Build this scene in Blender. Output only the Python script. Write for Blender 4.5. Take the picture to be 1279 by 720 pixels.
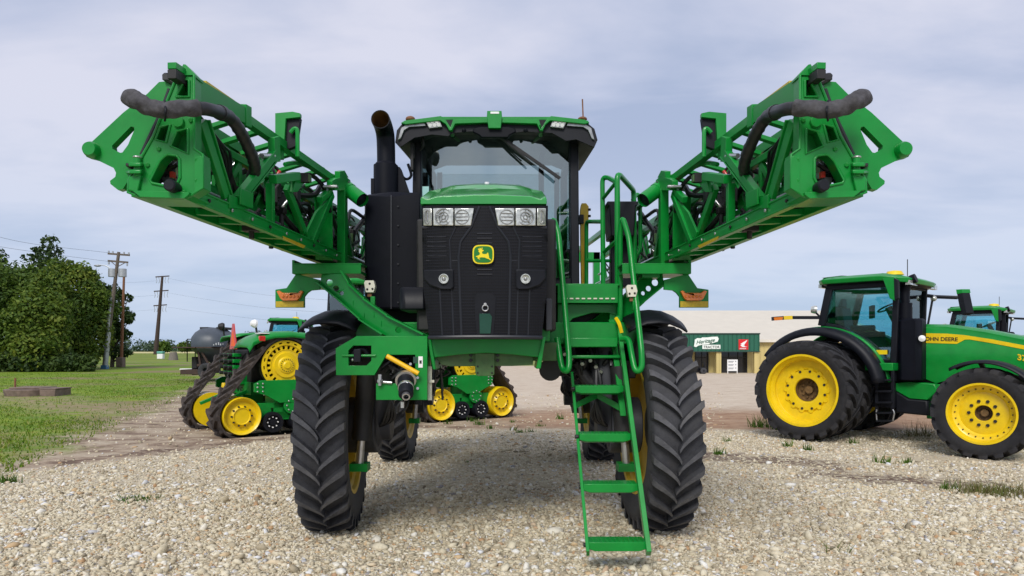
import bpy, bmesh, math, random
import numpy as np
from mathutils import Vector, Matrix
from mathutils.geometry import tessellate_polygon
for o in list(bpy.data.objects): bpy.data.objects.remove(o)
SC = bpy.context.scene
COL = SC.collection
R = math.radians
rng = random.Random(7)
# ---------------------------------------------------------------- camera, sky, sun, exposure
F, CX, HY, H = 880.0, 640.0, 437.0, 1.65      # focal length and horizon of the photo (1280 px frame), eye height in metres
cam = bpy.data.cameras.new('camera'); camo = bpy.data.objects.new('camera', cam); COL.objects.link(camo)
camo.location = (0, 0, H); camo.rotation_euler = (R(90), 0, 0)
cam.sensor_width = 36; cam.lens = F / 1280 * 36; cam.shift_y = (HY - 360) / 1280
cam.clip_start = 0.05; cam.clip_end = 4000
SC.camera = camo
SUN_EL, SUN_AZ = 42, 193                       # azimuth clockwise from +Y
W = bpy.data.worlds.new('World'); SC.world = W; W.use_nodes = True
nt = W.node_tree; N = nt.nodes; Lk = nt.links; N.clear()
def wn(t, **k):
    n = N.new(t)
    for a, b in k.items(): setattr(n, a, b)
    return n
def wmath(op, a, b=None, clamp=False):
    n = wn('ShaderNodeMath', operation=op, use_clamp=clamp)
    for i, s in enumerate((a, b)):
        if s is None: continue
        if isinstance(s, (int, float)): n.inputs[i].default_value = s
        else: Lk.new(s, n.inputs[i])
    return n.outputs[0]
def wmix(f, a, b):
    n = wn('ShaderNodeMix', data_type='RGBA')
    for i, s in ((0, f), (6, a), (7, b)):
        if isinstance(s, (int, float)): n.inputs[i].default_value = s
        elif isinstance(s, tuple): n.inputs[i].default_value = (*s, 1)
        else: Lk.new(s, n.inputs[i])
    return n.outputs[2]
sky = wn('ShaderNodeTexSky', sky_type='NISHITA', sun_disc=False, sun_elevation=R(SUN_EL), sun_rotation=R(SUN_AZ), air_density=1.0, dust_density=1.5, ozone_density=1.5)
tc = wn('ShaderNodeTexCoord'); sep = wn('ShaderNodeSeparateXYZ'); Lk.new(tc.outputs['Generated'], sep.inputs[0])
zz = wmath('MAXIMUM', sep.outputs[2], 0.0)
den = wmath('ADD', zz, 0.16)
cmb = wn('ShaderNodeCombineXYZ'); Lk.new(wmath('DIVIDE', sep.outputs[0], den), cmb.inputs[0]); Lk.new(wmath('DIVIDE', sep.outputs[1], den), cmb.inputs[1])
def wnoise(scale, det, rough, off):
    mp = wn('ShaderNodeMapping'); mp.inputs['Location'].default_value = off; mp.inputs['Scale'].default_value = (0.75, 1.3, 1); Lk.new(cmb.outputs[0], mp.inputs[0])
    n = wn('ShaderNodeTexNoise'); n.inputs['Scale'].default_value = scale; n.inputs['Detail'].default_value = det; n.inputs['Roughness'].default_value = rough; n.inputs['Distortion'].default_value = 0.25
    Lk.new(mp.outputs[0], n.inputs[0]); return n.outputs[0]
def wramp(s, stops):
    n = wn('ShaderNodeValToRGB'); e = n.color_ramp.elements
    e[0].position, e[0].color = stops[0][0], (*stops[0][1], 1); e[1].position, e[1].color = stops[-1][0], (*stops[-1][1], 1)
    for p, c in stops[1:-1]:
        q = e.new(p); q.color = (*c, 1)
    Lk.new(s, n.inputs[0]); return n.outputs[0]
CK = 6.8
n1 = wnoise(0.75, 5, 0.5, (3.1, 1.7, 0)); n2 = wnoise(1.7, 6, 0.55, (9.3, 4.2, 0))
cl = wmath('ADD', wmath('MULTIPLY', n1, 0.62), wmath('MULTIPLY', n2, 0.38))
cloud = wramp(cl, [(0.39, (0.41*CK, 0.475*CK, 0.65*CK)), (0.47, (0.56*CK, 0.60*CK, 0.755*CK)), (0.56, (0.73*CK, 0.735*CK, 0.85*CK))])
low = wramp(zz, [(0.0, (0.45*CK, 0.59*CK, 0.82*CK)), (0.10, (0.50*CK, 0.61*CK, 0.81*CK)), (0.3, (0.6*CK, 0.65*CK, 0.79*CK))])
fz = wmath('SUBTRACT', 0.85, wmath('MULTIPLY', zz, 2.9), True)
col = wmix(fz, cloud, low)
col = wmix(0.88, sky.outputs[0], col)
bg = wn('ShaderNodeBackground'); bg.inputs[1].default_value = 0.1; Lk.new(col, bg.inputs[0])
wo = wn('ShaderNodeOutputWorld'); Lk.new(bg.outputs[0], wo.inputs[0])
sl = bpy.data.lights.new('sun', 'SUN'); sl.energy = 1.75; sl.angle = R(22); sl.color = (1.0, 0.96, 0.9)
so = bpy.data.objects.new('sun', sl); COL.objects.link(so)
az = R(SUN_AZ); el = R(SUN_EL)
sd = Vector((math.sin(az)*math.cos(el), math.cos(az)*math.cos(el), math.sin(el)))
so.rotation_euler = sd.to_track_quat('Z', 'Y').to_euler(); so.location = (-20, -40, 60)
SC.view_settings.view_transform = 'Standard'; SC.view_settings.look = 'None'; SC.view_settings.gamma = 1
SC.view_settings.exposure = 0.62; SC.view_settings.use_curve_mapping = False
SC.render.engine = 'CYCLES'; SC.cycles.use_denoising = True; SC.cycles.max_bounces = 8; SC.cycles.transparent_max_bounces = 12

# ---------------------------------------------------------------- helpers
def P(px, py, Y): return Vector(((px-CX)*Y/F, Y, H-(py-HY)*Y/F))
def ray(px, py): return Vector(((px-CX)/F, 1.0, -(py-HY)/F))
EYE = Vector((0, 0, H))
def hit(px, py, p0, n):
    d = ray(px, py); t = (p0-EYE).dot(n)/d.dot(n); return EYE + d*t
V = Vector
Zv = V((0, 0, 1))
class Frame:                                    # a vehicle's own axes: x forward, y left
    def __init__(s, ox, oy, ang, oz=0):
        s.o = V((ox, oy, oz)); s.a = ang; s.d = V((math.cos(ang), math.sin(ang), 0)); s.l = V((-math.sin(ang), math.cos(ang), 0))
    def loc(s, w):
        q = w - s.o; return V((q.dot(s.d), q.dot(s.l), q.z))
    def S(s, px, py, yl): return s.loc(hit(px, py, s.o + s.l*yl, s.l))
    def G(s, px, py, xl): return s.loc(hit(px, py, s.o + s.d*xl, s.d))
def frames(pts):
    T = []
    for i in range(len(pts)):
        a = pts[max(i-1, 0)]; b = pts[min(i+1, len(pts)-1)]; T.append((b-a).normalized())
    u = T[0].cross(Zv)
    if u.length < 1e-3: u = T[0].cross(V((0, 1, 0)))
    u.normalize(); out = []
    for t in T:
        u = (u - t*u.dot(t)).normalized(); out.append((t, u, t.cross(u)))
    return out
def cr(pts, n=6):                               # smooth curve through points
    pts = [V(p) for p in pts]; q = [pts[0]*2-pts[1]] + pts + [pts[-1]*2-pts[-2]]; out = []
    for i in range(1, len(q)-2):
        a, b, c, d = q[i-1:i+3]
        for k in range(n):
            t = k/n; out.append(0.5*((2*b)+(c-a)*t+(2*a-5*b+4*c-d)*t*t+(3*b-a-3*c+d)*t**3))
    out.append(pts[-1]); return out
def fil(pts, r, n=4):                           # polyline with rounded corners
    pts = [V(p) for p in pts]; out = [pts[0]]
    for i in range(1, len(pts)-1):
        a, b, c = pts[i-1:i+2]; da = min(r, (a-b).length*.48); dc = min(r, (c-b).length*.48)
        p = b+(a-b).normalized()*da; q = b+(c-b).normalized()*dc
        for k in range(n+1):
            t = k/n; out.append(p*(1-t)**2 + b*2*t*(1-t) + q*t*t)
    out.append(pts[-1]); return out
def circ(c, u, v, r, n=16): return [c+u*(r*math.cos(2*math.pi*i/n))+v*(r*math.sin(2*math.pi*i/n)) for i in range(n)]
class MB:
    def __init__(s): s.v = []; s.f = []; s.m = []
    def add(s, vs, fs, m=0):
        o = len(s.v); s.v += [V(p) for p in vs]
        for f in fs: s.f.append([i+o for i in f]); s.m.append(m)
        return s
    def box(s, c, sz, rot=None, m=0):
        c = V(c); x, y, z = [q/2 for q in sz]
        vs = [V((a*x, b*y, d*z)) for d in (-1, 1) for b in (-1, 1) for a in (-1, 1)]
        if rot is not None: vs = [rot @ p for p in vs]
        return s.add([p+c for p in vs], [(0, 2, 3, 1), (4, 5, 7, 6), (0, 1, 5, 4), (2, 6, 7, 3), (0, 4, 6, 2), (1, 3, 7, 5)], m)
    def bb(s, a, b, m=0):
        a, b = V(a), V(b); return s.box((a+b)/2, [abs(q) for q in (b-a)], None, m)
    def bar(s, p, q, w, h, up=Zv, m=0):
        p, q = V(p), V(q); t = (q-p).normalized(); u = t.cross(up)
        if u.length < 1e-3: u = t.cross(V((0, 1, 0)))
        u.normalize(); n = u.cross(t); a = u*w/2; b = n*h/2
        return s.add([p-a-b, p+a-b, p+a+b, p-a+b, q-a-b, q+a-b, q+a+b, q-a+b], [(0, 3, 2, 1), (4, 5, 6, 7), (0, 1, 5, 4), (1, 2, 6, 5), (2, 3, 7, 6), (3, 0, 4, 7)], m)
    def tube(s, pts, r, n=8, m=0, cap=True):
        pts = [V(p) for p in pts]; fr = frames(pts); vs = []; fs = []
        rr = r if isinstance(r, (list, tuple)) else [r]*len(pts)
        for p, (t, u, w), q in zip(pts, fr, rr): vs += circ(p, u, w, q, n)
        for i in range(len(pts)-1):
            for k in range(n):
                a = i*n+k; b = i*n+(k+1) % n; fs.append((a, b, b+n, a+n))
        if cap: fs += [tuple(range(n))[::-1], tuple(range((len(pts)-1)*n, len(pts)*n))]
        return s.add(vs, fs, m)
    def prism(s, pts, d, holes=(), m=0):
        loops = [[V(p) for p in pts]] + [[V(p) for p in h] for h in holes]; d = V(d)
        flat = [p for l in loops for p in l]; n = len(flat)
        tri = tessellate_polygon(loops) if (len(loops) > 1 or len(pts) > 4) else [tuple(range(len(pts)))]
        fs = [tuple(t) for t in tri] + [tuple(i+n for i in t)[::-1] for t in tri]; o = 0
        for l in loops:
            k = len(l); fs += [(o+i, o+(i+1) % k, o+(i+1) % k+n, o+i+n) for i in range(k)]; o += k
        return s.add(flat+[p+d for p in flat], fs, m)
    def lathe(s, prof, o, ax, n=32, m=0, a0=0., a1=None, ref=None, sx=1.):
        o, ax = V(o), V(ax).normalized(); u = V(ref) if ref else ax.orthogonal(); u = (u-ax*u.dot(ax)).normalized(); w = ax.cross(u)
        full = a1 is None; a1 = 2*math.pi if full else a1; k = n if full else n+1; vs = []; fs = []
        for i in range(k):
            a = a0+(a1-a0)*i/n; e = u*math.cos(a)*sx+w*math.sin(a); vs += [o+e*r+ax*h for r, h in prof]
        c = len(prof)
        for i in range(n):
            j = (i+1) % k
            for q in range(c-1): fs.append((i*c+q, j*c+q, j*c+q+1, i*c+q+1))
        return s.add(vs, fs, m)
    def cyl(s, p, q, r, n=16, m=0, r2=None):
        p, q = V(p), V(q); h = (q-p).length; r2 = r if r2 is None else r2
        return s.lathe([(1e-4, 0), (r, 0), (r2, h), (1e-4, h)], p, q-p, n, m)
    def loft(s, rings, m=0, cap=True, closed=True):
        n = len(rings[0]); vs = [p for r in rings for p in r]; fs = []
        for i in range(len(rings)-1):
            for k in range(n if closed else n-1):
                a = i*n+k; b = i*n+(k+1) % n; fs.append((a, b, b+n, a+n))
        if cap and closed: fs += [tuple(range(n))[::-1], tuple(range((len(rings)-1)*n, len(rings)*n))]
        return s.add(vs, fs, m)
    def grid(s, fn, nu, nv, m=0):
        vs = [fn(i/nu, j/nv) for j in range(nv+1) for i in range(nu+1)]; k = nu+1
        return s.add(vs, [(j*k+i, j*k+i+1, (j+1)*k+i+1, (j+1)*k+i) for j in range(nv) for i in range(nu)], m)
    def ball(s, c, r, nu=16, nv=8, m=0):
        c = V(c); r = (r, r, r) if isinstance(r, (int, float)) else r
        return s.grid(lambda a, b: c+V((r[0]*math.sin(math.pi*b+1e-4)*math.cos(2*math.pi*a), r[1]*math.sin(math.pi*b+1e-4)*math.sin(2*math.pi*a), r[2]*math.cos(math.pi*b))), nu, nv, m)
    def mirror(s, ax):
        t = MB(); t.v = [V((2*ax-p.x, p.y, p.z)) for p in s.v]; t.f = [f[::-1] for f in s.f]; t.m = list(s.m); return t
    def build(s, name, mats, parent=None, bev=0, sharp=38, off=None, solid=0, bseg=2):
        me = bpy.data.meshes.new(name); off = off or V((0, 0, 0))
        me.from_pydata([tuple(p-off) for p in s.v], [], s.f)
        mats = mats if isinstance(mats, (list, tuple)) else [mats]
        for q in mats: me.materials.append(q)
        me.polygons.foreach_set('material_index', s.m)
        bm = bmesh.new(); bm.from_mesh(me); bmesh.ops.remove_doubles(bm, verts=bm.verts, dist=2e-4)
        bmesh.ops.recalc_face_normals(bm, faces=bm.faces); bm.to_mesh(me); bm.free()
        me.polygons.foreach_set('use_smooth', [True]*len(me.polygons)); me.set_sharp_from_angle(angle=R(sharp))
        o = bpy.data.objects.new(name, me); COL.objects.link(o)
        if parent: o.parent = parent
        if solid:
            q = o.modifiers.new('thickness', 'SOLIDIFY'); q.thickness = solid; q.offset = 0
        if bev:
            q = o.modifiers.new('edges', 'BEVEL'); q.width = bev; q.segments = bseg; q.limit_method = 'ANGLE'; q.angle_limit = R(40); q.harden_normals = False
        return o
def thing(name, label, cat, loc=(0, 0, 0), rz=0, group=None):
    o = bpy.data.objects.new(name, None); COL.objects.link(o); o.location = loc; o.rotation_euler = (0, 0, rz); o.empty_display_size = .3
    return tag(o, label, cat, group)
def tag(o, label, cat, group=None):
    o['label'] = label; o['category'] = cat
    if group: o['group'] = group
    return o
def kind(o, k): o['kind'] = k; return o
def dup(root, loc, rz, label, group=None):
    r = root.copy(); COL.objects.link(r); r.location = loc; r.rotation_euler = (0, 0, rz); r['label'] = label
    if group: r['group'] = group
    for ch in list(root.children):
        c = ch.copy(); COL.objects.link(c); c.parent = r
        for g in list(ch.children):
            d = g.copy(); COL.objects.link(d); d.parent = c
    return r
# ---------------------------------------------------------------- materials
def newmat(name):
    m = bpy.data.materials.new(name); m.use_nodes = True; nt = m.node_tree
    return m, nt.nodes, nt.links, nt.nodes['Principled BSDF']
def mat(name, c, rough=.5, metal=0., var=.12, vs=6., coat=0., bump=0., bs=60., dirt=0., dc=(.30, .25, .18), trans=0., spec=.5, rv=.12):
    m, n, l, b = newmat(name)
    b.inputs['Roughness'].default_value = rough; b.inputs['Metallic'].default_value = metal; b.inputs['Coat Weight'].default_value = coat
    b.inputs['Coat Roughness'].default_value = .12; b.inputs['Specular IOR Level'].default_value = spec
    if trans: b.inputs['Transmission Weight'].default_value = trans
    t = n.new('ShaderNodeTexCoord')
    x = n.new('ShaderNodeTexNoise'); x.inputs['Scale'].default_value = vs; x.inputs['Detail'].default_value = 6; x.inputs['Roughness'].default_value = .62; l.new(t.outputs['Object'], x.inputs[0])
    r = n.new('ShaderNodeValToRGB'); e = r.color_ramp.elements
    e[0].position = .3; e[1].position = .7
    e[0].color = (*[q*(1-var) for q in c], 1); e[1].color = (*[min(1, q*(1+var)) for q in c], 1); l.new(x.outputs[0], r.inputs[0]); out = r.outputs[0]
    if dirt:
        y = n.new('ShaderNodeTexNoise'); y.inputs['Scale'].default_value = 3.1; y.inputs['Detail'].default_value = 9; y.inputs['Roughness'].default_value = .75; l.new(t.outputs['Object'], y.inputs[0])
        k = n.new('ShaderNodeMapRange'); k.inputs[1].default_value = .48; k.inputs[2].default_value = .75; k.inputs[4].default_value = dirt; l.new(y.outputs[0], k.inputs[0])
        mx = n.new('ShaderNodeMix'); mx.data_type = 'RGBA'; l.new(k.outputs[0], mx.inputs[0]); l.new(out, mx.inputs[6]); mx.inputs[7].default_value = (*dc, 1); out = mx.outputs[2]
    l.new(out, b.inputs['Base Color'])
    q = n.new('ShaderNodeMapRange'); q.inputs[3].default_value = max(.03, rough-rv); q.inputs[4].default_value = min(1, rough+rv); l.new(x.outputs[0], q.inputs[0]); l.new(q.outputs[0], b.inputs['Roughness'])
    if bump:
        z = n.new('ShaderNodeTexNoise'); z.inputs['Scale'].default_value = bs; z.inputs['Detail'].default_value = 4; l.new(t.outputs['Object'], z.inputs[0])
        u = n.new('ShaderNodeBump'); u.inputs['Strength'].default_value = bump; u.inputs['Distance'].default_value = .01; l.new(z.outputs[0], u.inputs['Height']); l.new(u.outputs[0], b.inputs['Normal'])
    return m
def glassmat(name, tint, base=.12, rough=.02, gain=1.0):
    m, n, l, b = newmat(name); n.remove(b)
    tr = n.new('ShaderNodeBsdfTransparent'); tr.inputs[0].default_value = (*tint, 1)
    gl = n.new('ShaderNodeBsdfGlossy'); gl.inputs['Roughness'].default_value = rough; gl.inputs[0].default_value = (.70, .80, .78, 1)
    fr = n.new('ShaderNodeFresnel'); fr.inputs[0].default_value = 1.5
    mt = n.new('ShaderNodeMath'); mt.operation = 'MULTIPLY_ADD'; mt.inputs[1].default_value = gain; mt.inputs[2].default_value = base; mt.use_clamp = True; l.new(fr.outputs[0], mt.inputs[0])
    mx = n.new('ShaderNodeMixShader'); l.new(mt.outputs[0], mx.inputs[0]); l.new(tr.outputs[0], mx.inputs[1]); l.new(gl.outputs[0], mx.inputs[2])
    l.new(mx.outputs[0], n['Material Output'].inputs[0]); return m
GREEN = mat('green_paint', (.0008, .228, .029), .36, 0, .12, 5, coat=.14, dirt=.2, dc=(.05, .17, .045), rv=.12, spec=.36)
YEL = mat('yellow_paint', (.80, .56, .004), .38, 0, .09, 5, coat=.2, dirt=.35, dc=(.40, .27, .05))
YELD = mat('dusty_yellow_paint', (.60, .40, .03), .5, 0, .15, 9, dirt=.4, dc=(.28, .2, .08))
BLK = mat('black_plastic', (.0065, .0075, .012), .48, 0, .2, 6, bump=.08, bs=150, dirt=.1, dc=(.035, .035, .036), spec=.25)
BLKS = mat('satin_black_metal', (.0035, .0043, .0085), .5, 0, .25, 2.5, bump=.04, bs=30, dirt=.15, dc=(.012, .013, .018), spec=.16)
BLKD = mat('dark_machinery', (.012, .012, .013), .6, 0, .4, 14, dirt=.3, dc=(.06, .055, .045))
GRYP = mat('grey_plastic', (.032, .034, .042), .55, 0, .15, 8)
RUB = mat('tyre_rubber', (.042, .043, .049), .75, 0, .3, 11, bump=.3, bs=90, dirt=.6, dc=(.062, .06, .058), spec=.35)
RUBT = mat('lit_lug_rubber', (.074, .075, .083), .78, 0, .35, 13, bump=.3, bs=80, dirt=.8, dc=(.135, .13, .125), spec=.3)  # lighter copy for lug tops, paints the tread gaps as shaded
HGREEN = mat('glossy_hood_paint', (.001, .27, .025), .25, 0, .06, 4, coat=1.0, spec=.6, rv=.05)
RUBD = mat('dusty_track_rubber', (.045, .037, .034), .8, 0, .35, 9, bump=.2, bs=60, dirt=.7, dc=(.15, .115, .09), spec=.25)
HOSE = mat('black_hose', (.014, .014, .016), .45, 0, .3, 20)
FAB = mat('grey_sleeve_fabric', (.068, .066, .073), .92, 0, .4, 22, bump=1., bs=24, dirt=.6, dc=(.11, .105, .10), spec=.2)
STEEL = mat('bare_steel', (.55, .55, .56), .32, .9, .15, 20)
CREAM = mat('cream_plastic', (.68, .66, .55), .5, 0, .06, 20)
WHITE = mat('white_paint', (.8, .8, .79), .5, 0, .04, 10)
BLACKP = mat('black_print', (.01, .01, .01), .6)
AMBER = mat('amber_lens', (.75, .20, .02), .22, 0, .25, 60, coat=.5)
ORANGE = mat('orange_plastic', (.85, .12, .015), .45)
RED = mat('red_lens', (.55, .03, .02), .3, coat=.4)
REFL = mat('yellow_reflector', (.52, .38, .02), .4, 0, .15, 40)
RUSTD = mat('dark_rusty_frame', (.055, .032, .024), .8, 0, .35, 5)
RIB = mat('grille_rib_plastic', (.017, .019, .027), .42, spec=.4)
RUB2 = mat('black_tyre_rubber', (.017, .017, .020), .75, 0, .3, 11, bump=.25, bs=90, dirt=.5, dc=(.04, .038, .036), spec=.3)
RUBT2 = mat('black_lug_rubber', (.026, .026, .030), .75, 0, .3, 11, bump=.25, bs=90, dirt=.6, dc=(.06, .056, .052), spec=.3)
RUST = mat('rusty_steel', (.20, .085, .04), .75, 0, .35, 30)
BROWN = mat('brown_hub_grease', (.16, .09, .03), .6, 0, .4, 20)
OLIVE = mat('worn_green_paint', (.045, .115, .03), .6, 0, .25, 14, dirt=.5, dc=(.11, .10, .05))
LENS = mat('headlight_reflector', (.60, .61, .56), .2, .6, .35, 40, coat=1.)
LENSD = mat('headlight_bezel', (.30, .31, .31), .3, .6, .2, 30, coat=.6)
WSG = glassmat('windscreen_glass', (.36, .47, .44), .30, .03)
SWG = glassmat('side_window_glass', (.78, .86, .86), .06)
CABG = glassmat('cab_window_glass', (.64, .91, .96), .10)
STK = mat('pale_green_sticker', (.35, .62, .60), .5)
# ---------------------------------------------------------------- the setting: ground
def gz(x, y):                                   # height of the ground
    t = min(1, max(0, (y-24)/42)); t = t*t*(3-2*t); s = min(1, max(0, (x+14)/12)); s = s*s*(3-2*s)
    z = -.66*t*s
    z -= .07*math.exp(-(((x-7.3)/1.8)**2+((y-11.1)/1.5)**2))
    return z
class NG:                                       # short-hand for shader maths
    def __init__(s, m): s.m = m; s.t = m.node_tree; s.n = s.t.nodes; s.l = s.t.links
    def put(s, sock, v):
        if isinstance(v, (int, float)): sock.default_value = v
        elif isinstance(v, tuple): sock.default_value = (*v, 1) if len(sock.default_value) == 4 and len(v) == 3 else v
        else: s.l.new(v, sock)
    def ma(s, op, a, b=0., c=None, clamp=False):
        q = s.n.new('ShaderNodeMath'); q.operation = op; q.use_clamp = clamp; s.put(q.inputs[0], a); s.put(q.inputs[1], b)
        if c is not None: s.put(q.inputs[2], c)
        return q.outputs[0]
    def step(s, x, a, b):
        q = s.n.new('ShaderNodeMapRange'); q.interpolation_type = 'SMOOTHSTEP'; s.put(q.inputs[0], x); q.inputs[1].default_value = a; q.inputs[2].default_value = b; return q.outputs[0]
    def mix(s, f, a, b):
        q = s.n.new('ShaderNodeMix'); q.data_type = 'RGBA'; s.put(q.inputs[0], f); s.put(q.inputs[6], a); s.put(q.inputs[7], b); return q.outputs[2]
    def noise(s, vec, sc, det=5, ro=.6):
        q = s.n.new('ShaderNodeTexNoise'); q.inputs['Scale'].default_value = sc; q.inputs['Detail'].default_value = det; q.inputs['Roughness'].default_value = ro; s.l.new(vec, q.inputs[0]); return q.outputs[0]
    def scale(s, vec, sc):
        q = s.n.new('ShaderNodeMapping'); q.inputs['Scale'].default_value = sc; s.l.new(vec, q.inputs[0]); return q.outputs[0]
    def ramp(s, x, stops):
        q = s.n.new('ShaderNodeValToRGB'); e = q.color_ramp.elements
        e[0].position, e[0].color = stops[0][0], (*stops[0][1], 1); e[1].position, e[1].color = stops[-1][0], (*stops[-1][1], 1)
        for p, c in stops[1:-1]: k = e.new(p); k.color = (*c, 1)
        s.put(q.inputs[0], x); return q.outputs[0]
def ground_mat():
    m, n, l, b = newmat('ground'); g = NG(m)
    geo = n.new('ShaderNodeNewGeometry'); pos = geo.outputs['Position']
    sp = n.new('ShaderNodeSeparateXYZ'); l.new(pos, sp.inputs[0]); x, y = sp.outputs[0], sp.outputs[1]
    nb = g.noise(pos, .55, 6, .65); nb2 = g.noise(pos, 2.3, 6, .7); nf = g.noise(pos, 9, 6, .7); nst = g.noise(g.scale(pos, (.95, 1.35, 1)), 1.25, 9, .74); nfar = g.noise(pos, .08, 5, .6)
    wob = g.ma('ADD', g.ma('MULTIPLY', g.ma('SUBTRACT', nb, .5), 2.6), g.ma('MULTIPLY', g.ma('SUBTRACT', nb2, .5), 1.3))
    # gravel
    vo = n.new('ShaderNodeTexVoronoi'); vo.inputs['Scale'].default_value = 34; l.new(pos, vo.inputs[0])
    vo2 = n.new('ShaderNodeTexVoronoi'); vo2.inputs['Scale'].default_value = 17; l.new(pos, vo2.inputs[0])
    sc = n.new('ShaderNodeSeparateColor'); l.new(vo.outputs['Color'], sc.inputs[0]); sc2 = n.new('ShaderNodeSeparateColor'); l.new(vo2.outputs['Color'], sc2.inputs[0])
    gc = g.ramp(sc.outputs[0], [(0, (.31, .255, .18)), (.25, (.48, .42, .30)), (.6, (.60, .535, .395)), (.82, (.54, .40, .24)), (1, (.70, .66, .56))])
    gc2 = g.ramp(sc2.outputs[1], [(0, (.30, .25, .175)), (.5, (.51, .445, .32)), (1, (.62, .57, .45))])
    gc = g.mix(.4, gc, gc2)
    gc = g.mix(g.ma('MULTIPLY', g.step(nf, .52, .74), .35), gc, (.33, .26, .18))
    # packed dirt
    dl = g.ramp(nst, [(.34, (.095, .06, .042)), (.43, (.22, .155, .11)), (.52, (.38, .30, .215)), (.64, (.48, .41, .31))])
    dr = g.ramp(nst, [(.30, (.36, .27, .19)), (.44, (.52, .425, .32)), (.66, (.61, .53, .42))])
    right = g.step(g.ma('ADD', y, g.ma('MULTIPLY', wob, 1.4)), 17.5, 21)
    dirt = g.mix(g.ma('MULTIPLY', right, g.step(x, -9, -3)), dl, dr)
    rs = g.ma('MULTIPLY', g.step(g.ma('ADD', x, wob), -2, 1.5), g.ma('SUBTRACT', 1., right))
    dirt = g.mix(g.ma('MULTIPLY', rs, .75), dirt, g.ramp(nb2, [(.3, (.22, .105, .05)), (.6, (.40, .25, .15)), (.75, (.46, .34, .23))]))
    dirt = g.mix(g.ma('MULTIPLY', g.step(nf, .5, .7), .3), dirt, (.20, .14, .10))
    gb = g.ma('MINIMUM', 14.6, g.ma('MULTIPLY_ADD', x, 1.35, 18.6))
    gm = g.step(g.ma('ADD', g.ma('SUBTRACT', gb, y), g.ma('MULTIPLY', wob, .8)), -.45, .55)
    c = g.mix(gm, dirt, gc)
    # brown leaf litter and damp earth showing through the gravel
    def streak(ax, ay, bx, by, wd):
        dx, dy = bx-ax, by-ay; L = math.hypot(dx, dy); ux, uy = dx/L, dy/L
        rx = g.ma('SUBTRACT', x, ax); ry = g.ma('SUBTRACT', y, ay)
        t = g.ma('ADD', g.ma('MULTIPLY', rx, ux), g.ma('MULTIPLY', ry, uy)); q = g.ma('SUBTRACT', g.ma('MULTIPLY', ry, ux), g.ma('MULTIPLY', rx, uy))
        tt = g.ma('SUBTRACT', t, g.ma('MINIMUM', g.ma('MAXIMUM', t, 0.), L))
        d = g.ma('SQRT', g.ma('ADD', g.ma('MULTIPLY', tt, tt), g.ma('MULTIPLY', q, q)))
        return g.step(g.ma('ADD', d, g.ma('MULTIPLY', g.ma('SUBTRACT', nb2, .5), 3.0)), wd, wd*.1)
    st = g.ma('MAXIMUM', streak(3.1, 10.9, 4.4, 10.2, .8), g.ma('MAXIMUM', streak(4.3, 9.2, 5.7, 8.5, .65), streak(-.6, 8.1, .1, 8.3, .22)))
    st = g.ma('MAXIMUM', st, streak(-5.9, 11.2, -4.4, 13.0, .35))
    c = g.mix(g.ma('MULTIPLY', st, g.step(nf, .36, .56)), c, (.135, .09, .065))
    # lawn
    lx = g.ma('SUBTRACT', g.ma('SUBTRACT', g.ma('MULTIPLY', x, -1.), 7.1), g.ma('MULTIPLY', g.ma('SUBTRACT', y, 10.), .31))
    lm = g.step(g.ma('ADD', g.ma('ADD', lx, g.ma('MULTIPLY', wob, 1.5)), g.ma('MULTIPLY', g.ma('SUBTRACT', nf, .5), 2.2)), -.6, 1.0)
    gr = g.ramp(g.noise(g.scale(pos, (.5, 1, 1)), 1.1, 8, .72), [(.3, (.065, .145, .010)), (.45, (.125, .22, .013)), (.6, (.20, .265, .022)), (.76, (.29, .25, .08))])
    gr = g.mix(g.ma('MULTIPLY', g.step(g.noise(pos, .16, 4, .6), .49, .62), .85), gr, g.ramp(nf, [(.3, (.16, .125, .06)), (.7, (.29, .22, .13))]))
    bare = g.ma('MAXIMUM', streak(-19, 26, -11, 19, 2.6), streak(-12.5, 15.5, -9.2, 12.5, 1.2))
    gr = g.mix(g.ma('MULTIPLY', bare, g.step(nb2, .38, .6)), gr, g.ramp(nf, [(.3, (.23, .165, .095)), (.7, (.36, .28, .18))]))
    c = g.mix(lm, c, gr)
    # crop land and the pale ripe strip far behind
    fl = g.ma('MULTIPLY', g.step(y, 96, 104), g.step(x, 60, -10))
    c = g.mix(fl, c, g.ramp(nfar, [(.35, (.11, .165, .018)), (.65, (.19, .23, .03))]))
    c = g.mix(g.step(g.ma('ADD', y, g.ma('MULTIPLY', nfar, 40)), 330, 345), c, (.52, .46, .22))
    c = g.mix(g.step(y, 520, 540), c, (.07, .11, .03))
    l.new(c, b.inputs['Base Color']); b.inputs['Roughness'].default_value = .9; b.inputs['Specular IOR Level'].default_value = .25
    hgt = g.ma('ADD', g.ma('MULTIPLY', g.ma('SUBTRACT', 1., vo.outputs['Distance']), g.ma('MULTIPLY', gm, .5)), g.ma('ADD', g.ma('MULTIPLY', nf, .7), g.ma('MULTIPLY', nst, .5)))
    bu = n.new('ShaderNodeBump'); bu.inputs['Strength'].default_value = .8; bu.inputs['Distance'].default_value = .035; l.new(hgt, bu.inputs['Height']); l.new(bu.outputs[0], b.inputs['Normal'])
    return m
def axis(a, b, near, n):
    t = np.linspace(-1, 1, n); v = np.sinh(t*near)/np.sinh(near); return np.where(v < 0, -v*a, v*b)
gx = axis(-1500, 1500, 6.5, 150); gy = axis(-60, 2600, 6.0, 170)
gm_ = MB(); k = len(gx)
gm_.add([V((px, py, gz(px, py))) for py in gy for px in gx], [(j*k+i, j*k+i+1, (j+1)*k+i+1, (j+1)*k+i) for j in range(len(gy)-1) for i in range(k-1)])
kind(gm_.build('ground', ground_mat()), 'structure')

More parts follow.
